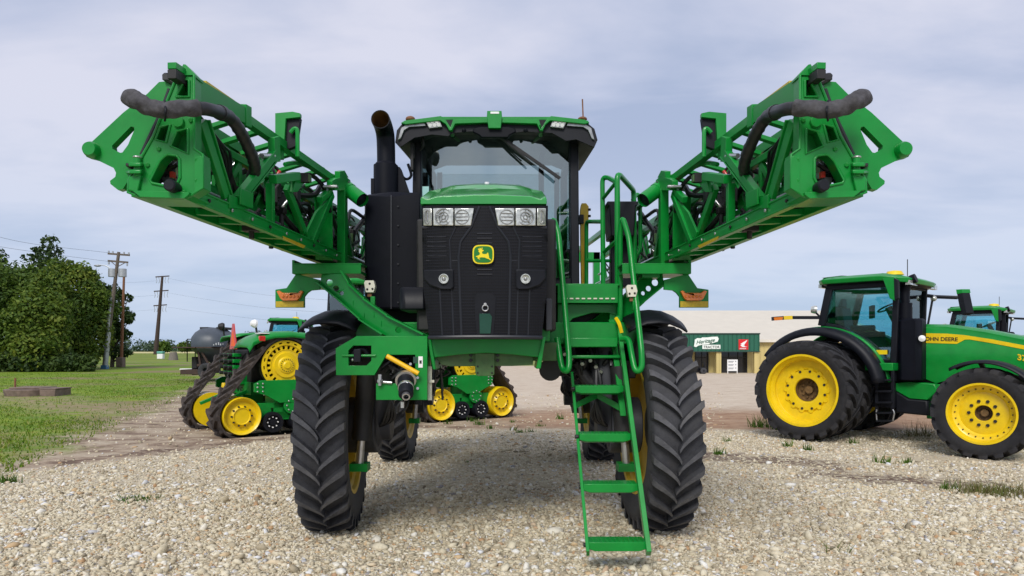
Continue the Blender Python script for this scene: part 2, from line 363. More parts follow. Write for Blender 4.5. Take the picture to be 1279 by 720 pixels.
# loose stones, grass and leaves are numpy meshes with one random number per piece
def npmesh(name, vs, tris, rnd, mats, smooth=False):
    me = bpy.data.meshes.new(name); nv = len(vs); nf = len(tris); kk = tris.shape[1]
    me.vertices.add(nv); me.vertices.foreach_set('co', vs.astype(np.float32).ravel())
    me.loops.add(nf*kk); me.loops.foreach_set('vertex_index', tris.astype(np.int32).ravel())
    me.polygons.add(nf); me.polygons.foreach_set('loop_start', np.arange(0, nf*kk, kk, dtype=np.int32)); me.polygons.foreach_set('loop_total', np.full(nf, kk, dtype=np.int32))
    if smooth: me.polygons.foreach_set('use_smooth', [True]*nf)
    at = me.attributes.new('rnd', 'FLOAT', 'POINT'); at.data.foreach_set('value', rnd.astype(np.float32))
    me.materials.append(mats); me.update(calc_edges=True); me.validate()
    o = bpy.data.objects.new(name, me); COL.objects.link(o); return o
def rndmat(name, stops, rough=.85, trans=0., var=.2, vs=40):
    m, n, l, b = newmat(name); g = NG(m)
    a = n.new('ShaderNodeAttribute'); a.attribute_name = 'rnd'
    t = n.new('ShaderNodeNewGeometry'); c = g.ramp(a.outputs['Fac'], stops)
    nn = g.noise(t.outputs['Position'], vs, 4, .6)
    c = g.mix(g.ma('MULTIPLY', g.step(nn, .45, .7), var), c, g.mix(.6, c, (.05, .05, .03)))
    l.new(c, b.inputs['Base Color']); b.inputs['Roughness'].default_value = rough; b.inputs['Specular IOR Level'].default_value = .25
    if trans:
        ts = n.new('ShaderNodeBsdfTranslucent'); l.new(c, ts.inputs[0]); mx = n.new('ShaderNodeMixShader'); mx.inputs[0].default_value = trans
        l.new(b.outputs[0], mx.inputs[1]); l.new(ts.outputs[0], mx.inputs[2]); l.new(mx.outputs[0], n['Material Output'].inputs[0])
    return m
npr = np.random.default_rng(11)
def rotmats(n):
    q = npr.normal(size=(n, 4)); q /= np.linalg.norm(q, axis=1)[:, None]; w, x, y, z = q.T
    return np.stack([1-2*(y*y+z*z), 2*(x*y-z*w), 2*(x*z+y*w), 2*(x*y+z*w), 1-2*(x*x+z*z), 2*(y*z-x*w), 2*(x*z-y*w), 2*(y*z+x*w), 1-2*(x*x+y*y)], 1).reshape(n, 3, 3)
def stones(n_near, n_far, n_big):
    bm = bmesh.new(); bmesh.ops.create_icosphere(bm, subdivisions=1, radius=1); bv = np.array([v.co[:] for v in bm.verts]); bf = np.array([[v.index for v in f.verts] for f in bm.faces]); bm.free()
    def pick(n, y0, y1):
        y = np.sqrt(npr.uniform(y0*y0, y1*y1, n)); x = npr.uniform(-1, 1, n)*(.76*y+.3); return x, y
    xa, ya = pick(n_near, 4.6, 8.6); xb, yb = pick(n_far, 8.6, 14.4); xc, yc = pick(n_big, 4.6, 13.5)
    x = np.r_[xa, xb, xc]; y = np.r_[ya, yb, yc]
    s = np.r_[npr.lognormal(-4.42, .48, n_near), npr.lognormal(-4.25, .4, n_far), npr.lognormal(-3.7, .28, n_big)]
    keep = (y < 18.3+1.35*x+npr.normal(0, .4, len(x))) & (y < 14.2+npr.normal(0, .4, len(x))); x, y, s = x[keep], y[keep], s[keep]
    yd = np.sqrt(npr.uniform(90, 700, 7000)); xd = npr.uniform(-.85, .3, 7000)*yd; kd = (xd > -(7.2+(yd-10)*.31)) & (npr.random(7000) < .75)
    x, y, s = np.r_[x, xd[kd]], np.r_[y, yd[kd]], np.r_[s, npr.lognormal(-3.9, .4, kd.sum())]; n = len(x)
    def near(ax, ay, bx, by):
        L2 = (bx-ax)**2+(by-ay)**2; t = np.clip(((x-ax)*(bx-ax)+(y-ay)*(by-ay))/L2, 0, 1); return np.hypot(x-ax-t*(bx-ax), y-ay-t*(by-ay))
    thin = (np.minimum(near(3.1, 10.9, 4.4, 10.2), near(4.3, 9.2, 5.7, 8.5)) < .42+.22*np.sin(x*9+np.sin(y*7)*2)) & (npr.random(n) < .8)
    x, y, s = x[~thin], y[~thin], s[~thin]; n = len(x)
    sh = np.stack([npr.uniform(.8, 1.45, n), npr.uniform(.65, 1.1, n), npr.uniform(.32, .62, n)], 1)*s[:, None]
    jit = 1+npr.uniform(-.3, .22, (n, len(bv), 1))
    v = bv[None]*jit*sh[:, None, :]
    tilt = rotmats(n); ang = npr.uniform(0, 6.283, n); mixr = npr.random(n) < .45
    ca, sa = np.cos(ang), np.sin(ang); rz = np.zeros((n, 3, 3)); rz[:, 0, 0] = ca; rz[:, 0, 1] = -sa; rz[:, 1, 0] = sa; rz[:, 1, 1] = ca; rz[:, 2, 2] = 1
    rot = np.where(mixr[:, None, None], tilt, rz); v = np.einsum('nij,nkj->nki', rot, v)
    z = np.array([gz(a, c) for a, c in zip(x, y)])
    v += np.stack([x, y, z+s*npr.uniform(-.08, .28, n)], 1)[:, None, :]
    f = bf[None]+(np.arange(n)*len(bv))[:, None, None]
    r = np.repeat(npr.random(n), len(bv))
    return v.reshape(-1, 3), f.reshape(-1, 3), r
STONE = rndmat('limestone', [(0, (.22, .185, .13)), (.08, (.40, .34, .235)), (.3, (.54, .475, .34)), (.55, (.62, .555, .41)), (.74, (.68, .62, .475)), (.79, (.58, .43, .25)), (.83, (.42, .26, .14)), (.86, (.68, .625, .50)), (.94, (.76, .74, .68)), (.97, (.66, .67, .69)), (1, (.26, .24, .23))], .82, 0, .30, 55)
gv, gf, gr_ = stones(95000, 55000, 900)
kind(npmesh('gravel', gv, gf, gr_, STONE), 'stuff')
def blades(n, pos, hgt, wid, spread):
    x, y, z = pos.T; a = npr.uniform(0, 6.283, n); h = hgt*npr.uniform(.5, 1.3, n); w = wid*npr.uniform(.6, 1.4, n); b = npr.uniform(0, 6.283, n); ln = h*npr.uniform(0, spread, n)
    p0 = np.stack([x-np.cos(a)*w/2, y-np.sin(a)*w/2, z-.01], 1); p1 = np.stack([x+np.cos(a)*w/2, y+np.sin(a)*w/2, z-.01], 1)
    p2 = np.stack([x+np.cos(b)*ln, y+np.sin(b)*ln, z+h], 1)
    return np.stack([p0, p1, p2], 1).reshape(-1, 3), np.arange(3*n).reshape(n, 3)
ng = 60000
yy = 9.5+npr.random(ng)**1.6*40; xx = -(6.9+(yy-10)*.31)-npr.random(ng)**1.15*(yy*.46+1.)
ok = (-(7.0+(yy-10)*.31)-xx > npr.random(ng)**2*2.2-.4) & (npr.random(ng) < .55+.45*np.sin(xx*1.3+np.sin(yy*.9)*2)*np.cos(yy*.8)) & ~((np.abs((yy-24.5)+(xx+17.5)*.78) < 1.9) & (npr.random(ng) < .7)); xx, yy = xx[ok], yy[ok]
pos = np.stack([xx, yy, np.zeros(len(xx))], 1)
bvv, bff = blades(len(xx), pos, .055, .03, 1.2)
GRASS = rndmat('grass_blades', [(0, (.065, .15, .01)), (.45, (.13, .23, .014)), (.8, (.21, .28, .022)), (1, (.34, .29, .11))], .7, .3)
kind(npmesh('grass', bvv, bff, np.repeat(npr.random(len(xx)), 3), GRASS), 'stuff')

# ---------------------------------------------------------------- trees
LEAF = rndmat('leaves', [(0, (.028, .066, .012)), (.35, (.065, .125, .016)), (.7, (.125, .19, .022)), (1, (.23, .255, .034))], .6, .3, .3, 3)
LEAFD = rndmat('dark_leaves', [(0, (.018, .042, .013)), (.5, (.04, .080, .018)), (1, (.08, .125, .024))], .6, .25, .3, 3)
BARK = mat('bark', (.07, .055, .042), .9, 0, .35, 14, bump=.8, bs=20)
def crown(blobs, n, size, jitter=.3):
    ex = []
    for q in blobs:
        for k in range(6):
            d = npr.normal(size=3); d /= np.linalg.norm(d); d[2] = abs(d[2])*.9-.15; s = npr.uniform(.22, .42); ex.append((q[0]+d[0]*q[3]*.95, q[1]+d[1]*q[4]*.95, q[2]+d[2]*q[5]*.95, q[3]*s, q[4]*s, q[5]*s*.8))
    b = np.array(list(blobs)+ex); w = (b[:, 3]*b[:, 5])**1.0; idx = npr.choice(len(b), n, p=w/w.sum()); q = b[idx]
    d = npr.normal(size=(n, 3)); d /= np.linalg.norm(d, axis=1)[:, None]
    lump = 1+.16*np.sin(d[:, 0]*7+idx*1.7)*np.sin(d[:, 1]*6+idx)*np.sin(d[:, 2]*8+idx*.6)
    rad = np.where(npr.random(n) < .75, npr.uniform(.80, 1.06, n), npr.uniform(.4, .9, n))*lump+np.abs(npr.normal(0, .10, n))
    c = q[:, :3]+d*q[:, 3:6]*rad[:, None]
    nrm = d*.7+npr.normal(size=(n, 3))*.75+np.array([0, 0, .35]); nrm /= np.linalg.norm(nrm, axis=1)[:, None]
    u = np.cross(nrm, npr.normal(size=(n, 3))); u /= np.linalg.norm(u, axis=1)[:, None]; v = np.cross(nrm, u)
    s = size*npr.uniform(.6, 1.35, n)[:, None]
    p = np.stack([c-u*s, c-v*s*.55+nrm*s*.12, c+u*s, c+v*s*.55+nrm*s*.12], 1)
    f = np.arange(4*n).reshape(n, 4); br = npr.random(len(b))
    r = np.clip(br[idx]*.5+npr.random(n)*.5, 0, 1)
    return p.reshape(-1, 3), f, np.repeat(r, 4)
def tree(name, label, base, blobs, n, size, m, limbs=5, tr=.2, group=None, cat='tree'):
    t = thing(name, label, cat, base, 0, group); b0 = V(base); bl = [(V(b[:3])-b0) for b in blobs]
    off = np.array(base)
    p, f, r = crown(blobs, n, size); c = npmesh('crown', p-off, f, r, m); c.parent = t
    mb = MB(); top = max(bl, key=lambda q: q.z)
    mb.tube(cr([V((0, 0, -.1)), V((.1, 0, top.z*.35)), top*.7+V((0, 0, .1)), top]), [tr*(1-.85*i/18) for i in range(19)], 8)
    for q in bl[:limbs+3]: mb.tube(cr([V((.05, 0, max(.3, q.z*.35))), q*.55+V((0, 0, q.z*.1)), q]), [tr*.5*(1-.8*i/12) for i in range(13)], 6)
    mb.build('trunk', BARK, t); return t
def pb(px, py, Y, rx, ry=None, ry_=None):       # crown lobe from where it stands: centre and size read at distance Y
    c = P(px, py, Y); s = Y/F; ry = ry or rx; return (c.x, c.y, c.z, rx*s, (rx+ry)*.5*s, ry*s)
def base(px, Y): return ((px-CX)*Y/F, Y, 0)
tree('broadleaf_tree', 'broad yellow-green tree with foliage down to the grass, at the left edge of the lawn', base(25, 56),
     [pb(20, 368, 56, 38, 36), pb(-12, 385, 55, 34, 40), pb(50, 400, 54, 34, 38), pb(10, 425, 54, 40, 34), pb(48, 436, 53, 32, 26), pb(-20, 350, 57, 26, 26), pb(62, 362, 56, 20, 22)], 30000, .155, LEAF, tr=.3, group='trees beside the lawn')
tree('broadleaf_tree', 'rounded green tree directly left of the leaning utility pole', base(100, 60),
     [pb(92, 362, 60, 28, 30), pb(112, 385, 60, 26, 30), pb(84, 400, 58, 32, 34), pb(112, 420, 60, 24, 30), pb(76, 340, 60, 18, 16), pb(104, 345, 61, 15, 13), pb(95, 440, 58, 24, 20)], 22000, .155, LEAF, tr=.26, group='trees beside the lawn')
tree('broadleaf_tree', 'sparse tree with open drooping branches behind the rusty post', base(140, 66),
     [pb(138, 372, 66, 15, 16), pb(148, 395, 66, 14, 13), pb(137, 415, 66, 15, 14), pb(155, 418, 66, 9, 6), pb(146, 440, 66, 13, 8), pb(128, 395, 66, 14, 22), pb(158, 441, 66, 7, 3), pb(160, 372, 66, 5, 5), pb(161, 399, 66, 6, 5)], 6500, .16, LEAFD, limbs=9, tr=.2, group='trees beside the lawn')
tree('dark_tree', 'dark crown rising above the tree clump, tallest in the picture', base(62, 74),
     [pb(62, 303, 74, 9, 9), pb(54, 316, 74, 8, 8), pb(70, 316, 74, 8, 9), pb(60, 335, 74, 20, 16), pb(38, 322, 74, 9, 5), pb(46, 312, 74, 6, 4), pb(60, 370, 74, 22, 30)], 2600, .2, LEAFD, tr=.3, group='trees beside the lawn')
tree('dark_tree', 'dark tree top at the far left edge of the picture, behind the broad tree', base(-8, 74),
     [pb(-6, 322, 74, 12, 12), pb(-14, 340, 74, 22, 20), pb(-14, 385, 74, 28, 40)], 3000, .24, LEAFD, tr=.3, group='trees beside the lawn')
tree('broadleaf_tree', 'green tree standing outside the left edge, behind the broad tree', base(-62, 60),
     [pb(-60, 370, 60, 40, 40), pb(-50, 420, 58, 36, 36), pb(-80, 410, 60, 36, 40)], 6000, .26, LEAF, tr=.3, group='trees beside the lawn')
for i, (px, w, hh, lab) in enumerate([(20, 30, 13, 'low dark shrub under the broad tree, left of its neighbours'), (62, 26, 12, 'low shrub at the foot of the tree clump, between two others'), (98, 20, 11, 'low shrub near the base of the leaning utility pole')]):
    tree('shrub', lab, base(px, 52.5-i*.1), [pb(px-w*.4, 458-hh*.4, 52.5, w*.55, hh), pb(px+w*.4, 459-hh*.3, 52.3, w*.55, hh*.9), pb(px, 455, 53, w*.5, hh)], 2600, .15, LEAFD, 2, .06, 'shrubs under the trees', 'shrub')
# the far wood on the horizon reads as one mass
bl = []
for i in range(150):
    x = npr.uniform(-470, 60); y = npr.uniform(560, 640); h = npr.uniform(5, 11)+4*math.sin(x*.05); bl.append((x, y, h*.55, npr.uniform(6, 13), 7, h*.62))
FARW = rndmat('far_leaves', [(0, (.045, .075, .05)), (.5, (.07, .11, .06)), (1, (.11, .15, .07))], .9, .2, .2, .3)
p, f, r = crown(bl, 30000, 1.1); kind(npmesh('woods', p, f, r, FARW), 'stuff')
for px, Y, w, hh, lab in [(205, 300, 9, 7, 'round green bush at the foot of the distant steel pole'), (231, 310, 8, 6, 'small green bush on the horizon left of the grey tank')]:
    tree('bush', lab, base(px, Y), [pb(px-w*.4, 437-hh*.5, Y, w*.6, hh*.7), pb(px+w*.4, 437-hh*.4, Y, w*.6, hh*.65), pb(px, 437-hh*.55, Y, w*.6, hh*.8)], 900, .9, LEAF, 2, .15, 'distant bushes', 'bush')
# ---------------------------------------------------------------- poles, wires and lawn fixtures
WOOD = mat('weathered_pole_wood', (.13, .105, .085), .9, 0, .3, 10, bump=.5, bs=14)
WOODD = mat('dark_pole_wood', (.055, .035, .028), .85, 0, .3, 10)
GALV = mat('galvanised_metal', (.42, .44, .46), .45, .5, .15, 10)
CONC = mat('old_concrete', (.17, .125, .10), .9, 0, .35, 5, bump=.6, bs=18, dirt=.6, dc=(.15, .10, .07))
def at(px, py, Y, ref): return P(px, py, Y)-V(ref)
b0 = base(130, 60); t = thing('utility_pole', 'leaning wooden utility pole with two crossarms, transformers and a street lamp', 'utility pole', b0)
q = lambda px, py, Y=60.: at(px, py, Y, b0)
MB().tube([q(130, 463), q(139, 390), q(148.5, 315)], [.19, .16, .12], 12).build('pole', WOOD, t)
m = MB(); m.bar(q(135, 317), q(162, 319), .12, .15); m.bar(q(135, 326), q(160, 328), .12, .15); m.bar(q(139, 327), q(147, 334), .05, .05); m.bar(q(157, 328), q(146, 334), .05, .05); m.build('crossarm', WOOD, t)
m = MB()
for px, py in ((136, 315), (141, 315.5), (155, 316.5), (161, 317), (136, 329), (159, 331)): MB().cyl(q(px, py+1.5), q(px, py-1.5), .07, 8).build('insulator', GALV, t)
for px in (140.5, 153): MB().cyl(q(px, 346), q(px, 336), .33, 14).build('transformer', GALV, t)
m = MB(); m.tube([q(131.3, 461), q(139.5, 372)], .2, 10); m.build('riser_conduit', GALV, t)
m = MB(); m.tube(cr([q(143, 340), q(134, 333), q(124, 331)]), .045, 6); m.ball(q(122, 332), (.3, .2, .1)); m.build('lamp_arm', GALV, t)
MB().box(q(131, 459), (.45, .45, .35)).build('marker_sleeve', mat('blue_sleeve', (.05, .16, .28), .6), t)
b0 = base(151, 64); t = thing('stub_pole', 'thin rusty-brown upright post on a concrete foot, right of the leaning pole', 'post', b0)
q = lambda px, py: at(px, py, 64, b0)
MB().tube([q(151.5, 456), q(155, 345)], [.14, .10], 10).build('post', RUST, t); MB().box(q(151, 453), (.6, .6, .9)).build('foot', CONC, t, bev=.06)
b0 = base(195, 240); t = thing('transmission_pole', 'tall dark steel transmission pole with three crossarms on the horizon', 'utility pole', b0)
q = lambda px, py: at(px, py, 240, b0)
MB().tube([q(194.5, 444), q(203, 345)], [.75, .38], 12).build('pole', WOODD, t)
m = MB()
for y, a, c in ((345.5, 194.5, 211.5), (363.5, 192.5, 210.5), (381.5, 192, 208.5)):
    m.bar(q(a, y+.7), q(c, y-.5), .3, .35)
    for px in (a+.7, c-.7, a+4, c-4.5): MB().tube([q(px, y+1), q(px+(1 if px < 200 else -1), y+6), q(px, y+8.5)], .09, 5).build('insulator', GALV, t)
m.build('crossarm', WOODD, t)
def wire(label, pts, r=.02):
    b0 = pts[0]; m = MB(); m.tube([p-b0 for p in cr(pts, 8)], r, 5); o = m.build('power_line', HOSE); o.location = b0; tag(o, label, 'power line', 'overhead power lines')
WIR = [('upper power line between the top of the leaning pole and the left edge', [P(-60, 279, 42), P(30, 303, 50), P(136, 316, 60)]),
       ('lower power line between the leaning pole and the left edge', [P(-60, 298, 42), P(30, 313, 50), P(137, 327, 60)])]
for lab, pts in WIR: wire(lab, pts, .010)
for y0, y1, lab in ((346, 371, 'highest faint power line right of the distant transmission pole'), (364, 387, 'middle faint power line right of the distant transmission pole'), (382, 402, 'lowest faint power line right of the distant transmission pole')):
    wire(lab, [P(210, y0+2, 240), P(260, (y0+y1)/2-1, 205), P(335, y1-2, 170), P(470, y1+8, 130)], .016)
for y0, lab in ((351, 'highest faint power line left of the distant transmission pole'), (369, 'middle faint power line left of the distant transmission pole'), (387, 'lowest faint power line left of the distant transmission pole')):
    wire(lab, [P(195, y0, 240), P(165, y0+2, 262), P(120, y0+3, 300)], .02)
b0 = base(48, 25.5); t = thing('well_cover', 'low ring of pinkish concrete block with a split slab lid on the lawn', 'well cover', b0)
m = MB(); m.lathe([(.80, -.05), (.85, .23), (.5, .24), (.45, -.05)], (-.25, 0, 0), Zv, 28, sx=1.)
m.bb((.45, -.62, -.05), (1.0, .3, .235)); m.build('ring', CONC, t, bev=.02)
m = MB(); m.prism([(-.75, -.45, .245), (.40, -.45, .245), (.40, .45, .245), (-.75, .45, .245)], (0, 0, .055)); m.bb((.41, -.60, .238), (1.02, .32, .28)); m.build('lid', CONC, t, bev=.015)
b0 = base(18.5, 25.5); o = MB().tube([(0, 0, -.1), (.02, 0, .62)], .035, 8).build('stake', RUST); o.location = b0; tag(o, 'thin brown metal stake standing beside the concrete well ring', 'stake')
b0 = base(201, 125); t = thing('utility_pedestal', 'small white and teal utility pedestal on the far lawn', 'utility box', b0)
m = MB(); m.bb((-.5, -.4, 0), (.5, .4, .9)); m.build('cabinet', WHITE, t, bev=.05); m = MB(); m.bb((-.55, -.45, .9), (.55, .45, 1.35)); m.build('hood', mat('teal_hood', (.10, .35, .27), .5), t, bev=.1)
b0 = base(216.5, 110); o = MB().tube([(0, 0, 0), (.05, 0, .6), (0, 0, 1.25)], [.75, .62, .5], 10).build('tree_stump', mat('grey_stump', (.17, .15, .13), .9, bump=.8, bs=8)); o.location = b0; tag(o, 'weathered grey stump on the far lawn right of the pedestal', 'stump')
b0 = base(238, 56); o = MB().bb((-.75, -.25, .02), (.75, .25, .14)).build('board', WHITE, bev=.02); o.location = b0; tag(o, 'pale board lying on the grass in front of the grey tank trailer', 'board')
# ---------------------------------------------------------------- wheels (axis = local x, front of the tyre = local -y)
TY = {}
def tyre_mesh(Rr, Wd, rim, nl, ld=None, lw=.045, sweep=.30):
    mb = MB(); ld = ld or .070*Rr/.95; Rb = Rr-ld; w = Wd
    mid = rim+(Rr-rim)*.5
    prof = [(rim*.97, -.36*w), (rim*1.01, -.44*w), (rim+(mid-rim)*.45, -.50*w), (mid, -.525*w), (Rr-.11*Rr, -.50*w), (Rb-.012, -.455*w), (Rb, -.38*w), (Rb+.006, 0)]
    prof = prof+[(r, -x) for r, x in prof[-2::-1]]
    mb.lathe(prof, (0, 0, 0), (1, 0, 0), 72, 0, ref=(0, -1, 0))
    for sd in (-1, 1):
        for k in range(nl):
            a0 = 2*math.pi*(k+(.5 if sd > 0 else 0))/nl; vs = []; fs = []
            ts = [0, .12, .3, .5, .7, .88, 1.0, 1.07]
            for i, t in enumerate(ts):
                x = sd*w*(-.025+t*.53); a = a0+sweep*(t**.72); hw = (lw*(.62+.55*t))/Rr; bw = hw*1.35
                ro = Rr*(1-.012*t*t) if i < 6 else (Rr*.972 if i == 6 else Rr*.90); rb = (Rb-.014) if i < 6 else (Rb-.05 if i == 6 else Rr*.862)
                if i == 7: x = sd*w*.515
                for da, rr in ((-bw, rb), (-hw, ro), (hw, ro), (bw, rb)):
                    an = a+da; vs.append(V((x, -math.cos(an)*rr, math.sin(an)*rr)))
            for i in range(len(ts)-1):
                o = i*4
                for c in (0, 2): fs.append((o+c, o+c+1, o+c+5, o+c+4))
            fs += [(0, 3, 2, 1), (len(ts)*4-4, len(ts)*4-3, len(ts)*4-2, len(ts)*4-1)]
            o0 = len(mb.v); mb.add(vs, fs)
            for i in range(len(ts)-1): mb.f.append([o0+i*4+1, o0+i*4+2, o0+i*4+6, o0+i*4+5]); mb.m.append(1)  # lug tops take the lighter rubber; gap shade is put into the colour
    return mb
def wheel(name, root, loc, yaw, Rr, Wd, rim, nl, dish=1, style='spray', sweep=.3, lw=.045, label=None):
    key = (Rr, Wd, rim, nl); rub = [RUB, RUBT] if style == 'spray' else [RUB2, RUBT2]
    hub = MB(); bolts = MB(); w = Wd; d = dish; rimmb = MB()
    X = V((1, 0, 0))*d
    if style == 'spray':
        hub.cyl(X*-.02, X*.10, rim*.38, 20)
        for i in range(10):
            a = 2*math.pi*i/10; c = V((0, math.cos(a), math.sin(a)))*rim*.3; bolts.cyl(c+X*.09, c+X*.13, .018, 6, 1)
        prof = [(rim*.99, .43*w), (rim*1.03, .455*w), (rim*1.03, .44*w+.02), (rim*.97, .44*w), (rim*.93, .33*w), (rim*.91, .1*w), (rim*.86, .05*w), (rim*.6, .10*w), (rim*.38, .10*w), (rim*.36, .02*w), (rim*.36, -.02*w), (rim*.60, .05*w), (rim*.84, -.02*w), (rim*.91, -.08*w), (rim*.93, -.33*w), (rim*.97, -.44*w), (rim*1.03, -.455*w), (rim*.99, -.43*w), (rim*.9, -.3*w), (rim*.9, .3*w), (rim*.99, .43*w)]
        hm = BLKD
    elif style == 'rear':
        hub.lathe([(rim*.33, -.02*w), (rim*.33, -.32*w), (.001, -.34*w)], (0, 0, 0), X, 28, 0)
        hub.cyl(X*-.34*w, X*-.2*w, rim*.11, 18)
        for i in range(10):
            a = 2*math.pi*i/10; c = V((0, math.cos(a), math.sin(a)))*rim*.22; bolts.cyl(c+X*-.33*w, c+X*-.26*w, .022, 6)
        for i in range(12):
            a = 2*math.pi*(i+.4)/12; c = V((0, math.cos(a), math.sin(a)))*rim*.545; bolts.cyl(c+X*.03*w, c+X*.075*w, .024, 6, 1)
        prof = [(rim*.985, .42*w), (rim*1.035, .45*w), (rim*1.035, .475*w), (rim*.975, .47*w), (rim*.955, .40*w), (rim*.95, .30*w), (rim*.915, .28*w), (rim*.905, .10*w), (rim*.87, .05*w), (rim*.635, .01*w), (rim*.62, .03*w), (rim*.605, .05*w), (rim*.60, .0*w), (rim*.58, .045*w), (rim*.42, .055*w), (rim*.35, .03*w), (rim*.33, -.03*w), (rim*.33, -.3*w), (rim*.8, -.2*w), (rim*.9, -.3*w), (rim*.97, -.45*w), (rim*1.03, -.46*w), (rim*.985, -.42*w), (rim*.88, -.28*w), (rim*.88, .2*w), (rim*.985, .42*w)]
        for i in range(14):                     # cast lobes round the hub
            a = 2*math.pi*i/14; c = V((0, math.cos(a), math.sin(a)))*rim*.6; rimmb.cyl(c, c+X*.05*w, .045, 10)
        hm = [BROWN, BLKD]
    else:
        hub.lathe([(rim*.26, .10*w), (rim*.25, -.2*w), (.001, -.22*w)], (0, 0, 0), X, 28, 0)
        hub.cyl(X*-.22*w, X*-.05*w, rim*.12, 16)
        for i in range(10):
            a = 2*math.pi*i/10; c = V((0, math.cos(a), math.sin(a)))*rim*.42; bolts.cyl(c+X*.12*w, c+X*.175*w, .026, 6, 1)
        for i in range(24):
            a = 2*math.pi*i/24; c = V((0, math.cos(a), math.sin(a)))*rim*.83; bolts.cyl(c+X*.155*w, c+X*.19*w, .011, 6, 1)
        prof = [(rim*.985, .42*w), (rim*1.035, .45*w), (rim*1.035, .475*w), (rim*.97, .47*w), (rim*.93, .36*w), (rim*.915, .2*w), (rim*.88, .17*w), (rim*.78, .15*w), (rim*.72, .09*w), (rim*.62, .12*w), (rim*.28, .13*w), (rim*.26, .10*w), (rim*.25, -.2*w), (rim*.7, -.1*w), (rim*.9, -.3*w), (rim*.97, -.45*w), (rim*1.03, -.46*w), (rim*.985, -.42*w), (rim*.88, -.28*w), (rim*.88, .1*w), (rim*.985, .42*w)]
        hm = [BROWN, BLKD]
    rimmb.lathe(prof, (0, 0, 0), X, 56)
    wo_ = hub.build(name, hm, root); wo_.location = loc; wo_.rotation_euler = (0, 0, yaw)
    if label: wo_['label'] = label
    if key not in TY:
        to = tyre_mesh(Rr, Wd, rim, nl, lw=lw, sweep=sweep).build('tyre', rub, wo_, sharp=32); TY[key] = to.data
    else:
        to = bpy.data.objects.new('tyre', TY[key]); COL.objects.link(to); to.parent = wo_
    rimmb.build('rim', YELD if style == 'spray' else YEL, wo_, sharp=30)
    bolts.build('bolts', [BROWN, BLKD], wo_)
    return wo_
# ---------------------------------------------------------------- the self-propelled sprayer (built in world metres, origin under the cab)
SX = -.18
SO = V((SX, 8.6, 0))
sp = thing('crop_sprayer', 'tall green self-propelled crop sprayer with folded booms, facing the camera on the gravel', 'crop sprayer', SO)
def part(mb, name, mats, parent=None, bev=0, **k): return mb.build(name, mats, parent or sp, bev=bev, off=SO, **k)
def txt(body, size, mats, parent, org, ux, uy, name='lettering', ext=.004, align='LEFT', shear=0., off=None, bold=0.):
    cu = bpy.data.curves.new(name, 'FONT'); cu.body = body; cu.size = size; cu.extrude = ext; cu.align_x = align; cu.shear = shear; cu.offset = bold
    o = bpy.data.objects.new(name, cu); COL.objects.link(o); bpy.context.view_layer.update()
    me = bpy.data.meshes.new_from_object(o.evaluated_get(bpy.context.evaluated_depsgraph_get())); bpy.data.objects.remove(o)
    ux = V(ux).normalized(); uy = V(uy).normalized(); uz = ux.cross(uy); org = V(org)-(off or V((0, 0, 0)))
    me.transform(Matrix(((ux.x, uy.x, uz.x, org.x), (ux.y, uy.y, uz.y, org.y), (ux.z, uy.z, uz.z, org.z), (0, 0, 0, 1))))
    me.materials.clear(); me.materials.append(mats); o = bpy.data.objects.new(name, me); COL.objects.link(o); o.parent = parent; return o
# wheels
for xx, yy, yw in ((-1.655, 6.6, .09), (1.315, 6.6, .05), (-1.73, 10.7, 0), (1.32, 10.7, 0)):
    wheel('wheel', sp, V((xx, yy, .925))-SO, yw, .95, .42, .60, 31, -1 if xx < 0 else 1, 'spray', sweep=.215, lw=.026)
# legs, motors, fenders
YW = V((0, 1, 0))
for i, (xx, yy) in enumerate(((-1.655, 6.6), (1.315, 6.6), (-1.73, 10.7), (1.32, 10.7))):
    s = 1 if xx < 0 else -1; xi = xx+s*.27; m = MB()
    m.tube(cr([V((xi+s*.16, yy, 1.72)), V((xi+s*.17, yy-.05, 1.35)), V((xi+s*.11, yy-.04, 1.0)), V((xi+s*.03, yy-.02, .78))]), [.17-.05*k/18 for k in range(19)], 14)
    m.cyl((xi-s*.14, yy, .945), (xi+s*.14, yy, .945), .26, 24); m.cyl((xi+s*.14, yy, .945), (xi+s*.26, yy, .945), .14, 20)
    part(m, 'wheel_leg', GRYP, bev=.01)
    m = MB(); m.cyl((xi+s*.02, yy-.30, .62), (xi+s*.04, yy-.30, .88), .035, 12, 0); m.cyl((xi+s*.04, yy-.30, .84), (xi+s*.08, yy-.26, 1.5), .085, 12, 1)
    m.box((xi+s*.02, yy-.28, .60), (.16, .14, .07), None, 2)
    part(m, 'steering_cylinder', [STEEL, BLKD, GREEN])
    m = MB()
    for k in range(4):
        a = .04*k; m.tube(cr([V((xi+s*(.22+a), yy-.12, 1.7)), V((xi+s*(.30-a*.5), yy-.22, 1.35)), V((xi+s*(.24+a*.6), yy-.28+a, 1.05)), V((xi+s*.16, yy-.1, .93))], 5), .017, 6)
    part(m, 'hydraulic_hose', HOSE)
    if i < 2:
        m = MB(); axx = V((xx+s*.045, yy, .945)); w2 = .225; pr = [(1.05-.07, -w2-.03), (1.05-.03, -w2+.03), (1.06, -.1), (1.07, 0), (1.06, .1), (1.05-.03, w2-.03), (1.05-.07, w2+.03)]
        m.lathe(pr, axx, (1, 0, 0), 22, 0, R(-150), R(-61), ref=(0, -1, 0))
        part(m, 'fender', BLK, solid=.016, sharp=50)
        m = MB(); m.bar(axx+V((s*.1, .1, 1.02)), axx+V((s*.55, .1, .80)), .06, .03); part(m, 'fender_bracket', BLKD)
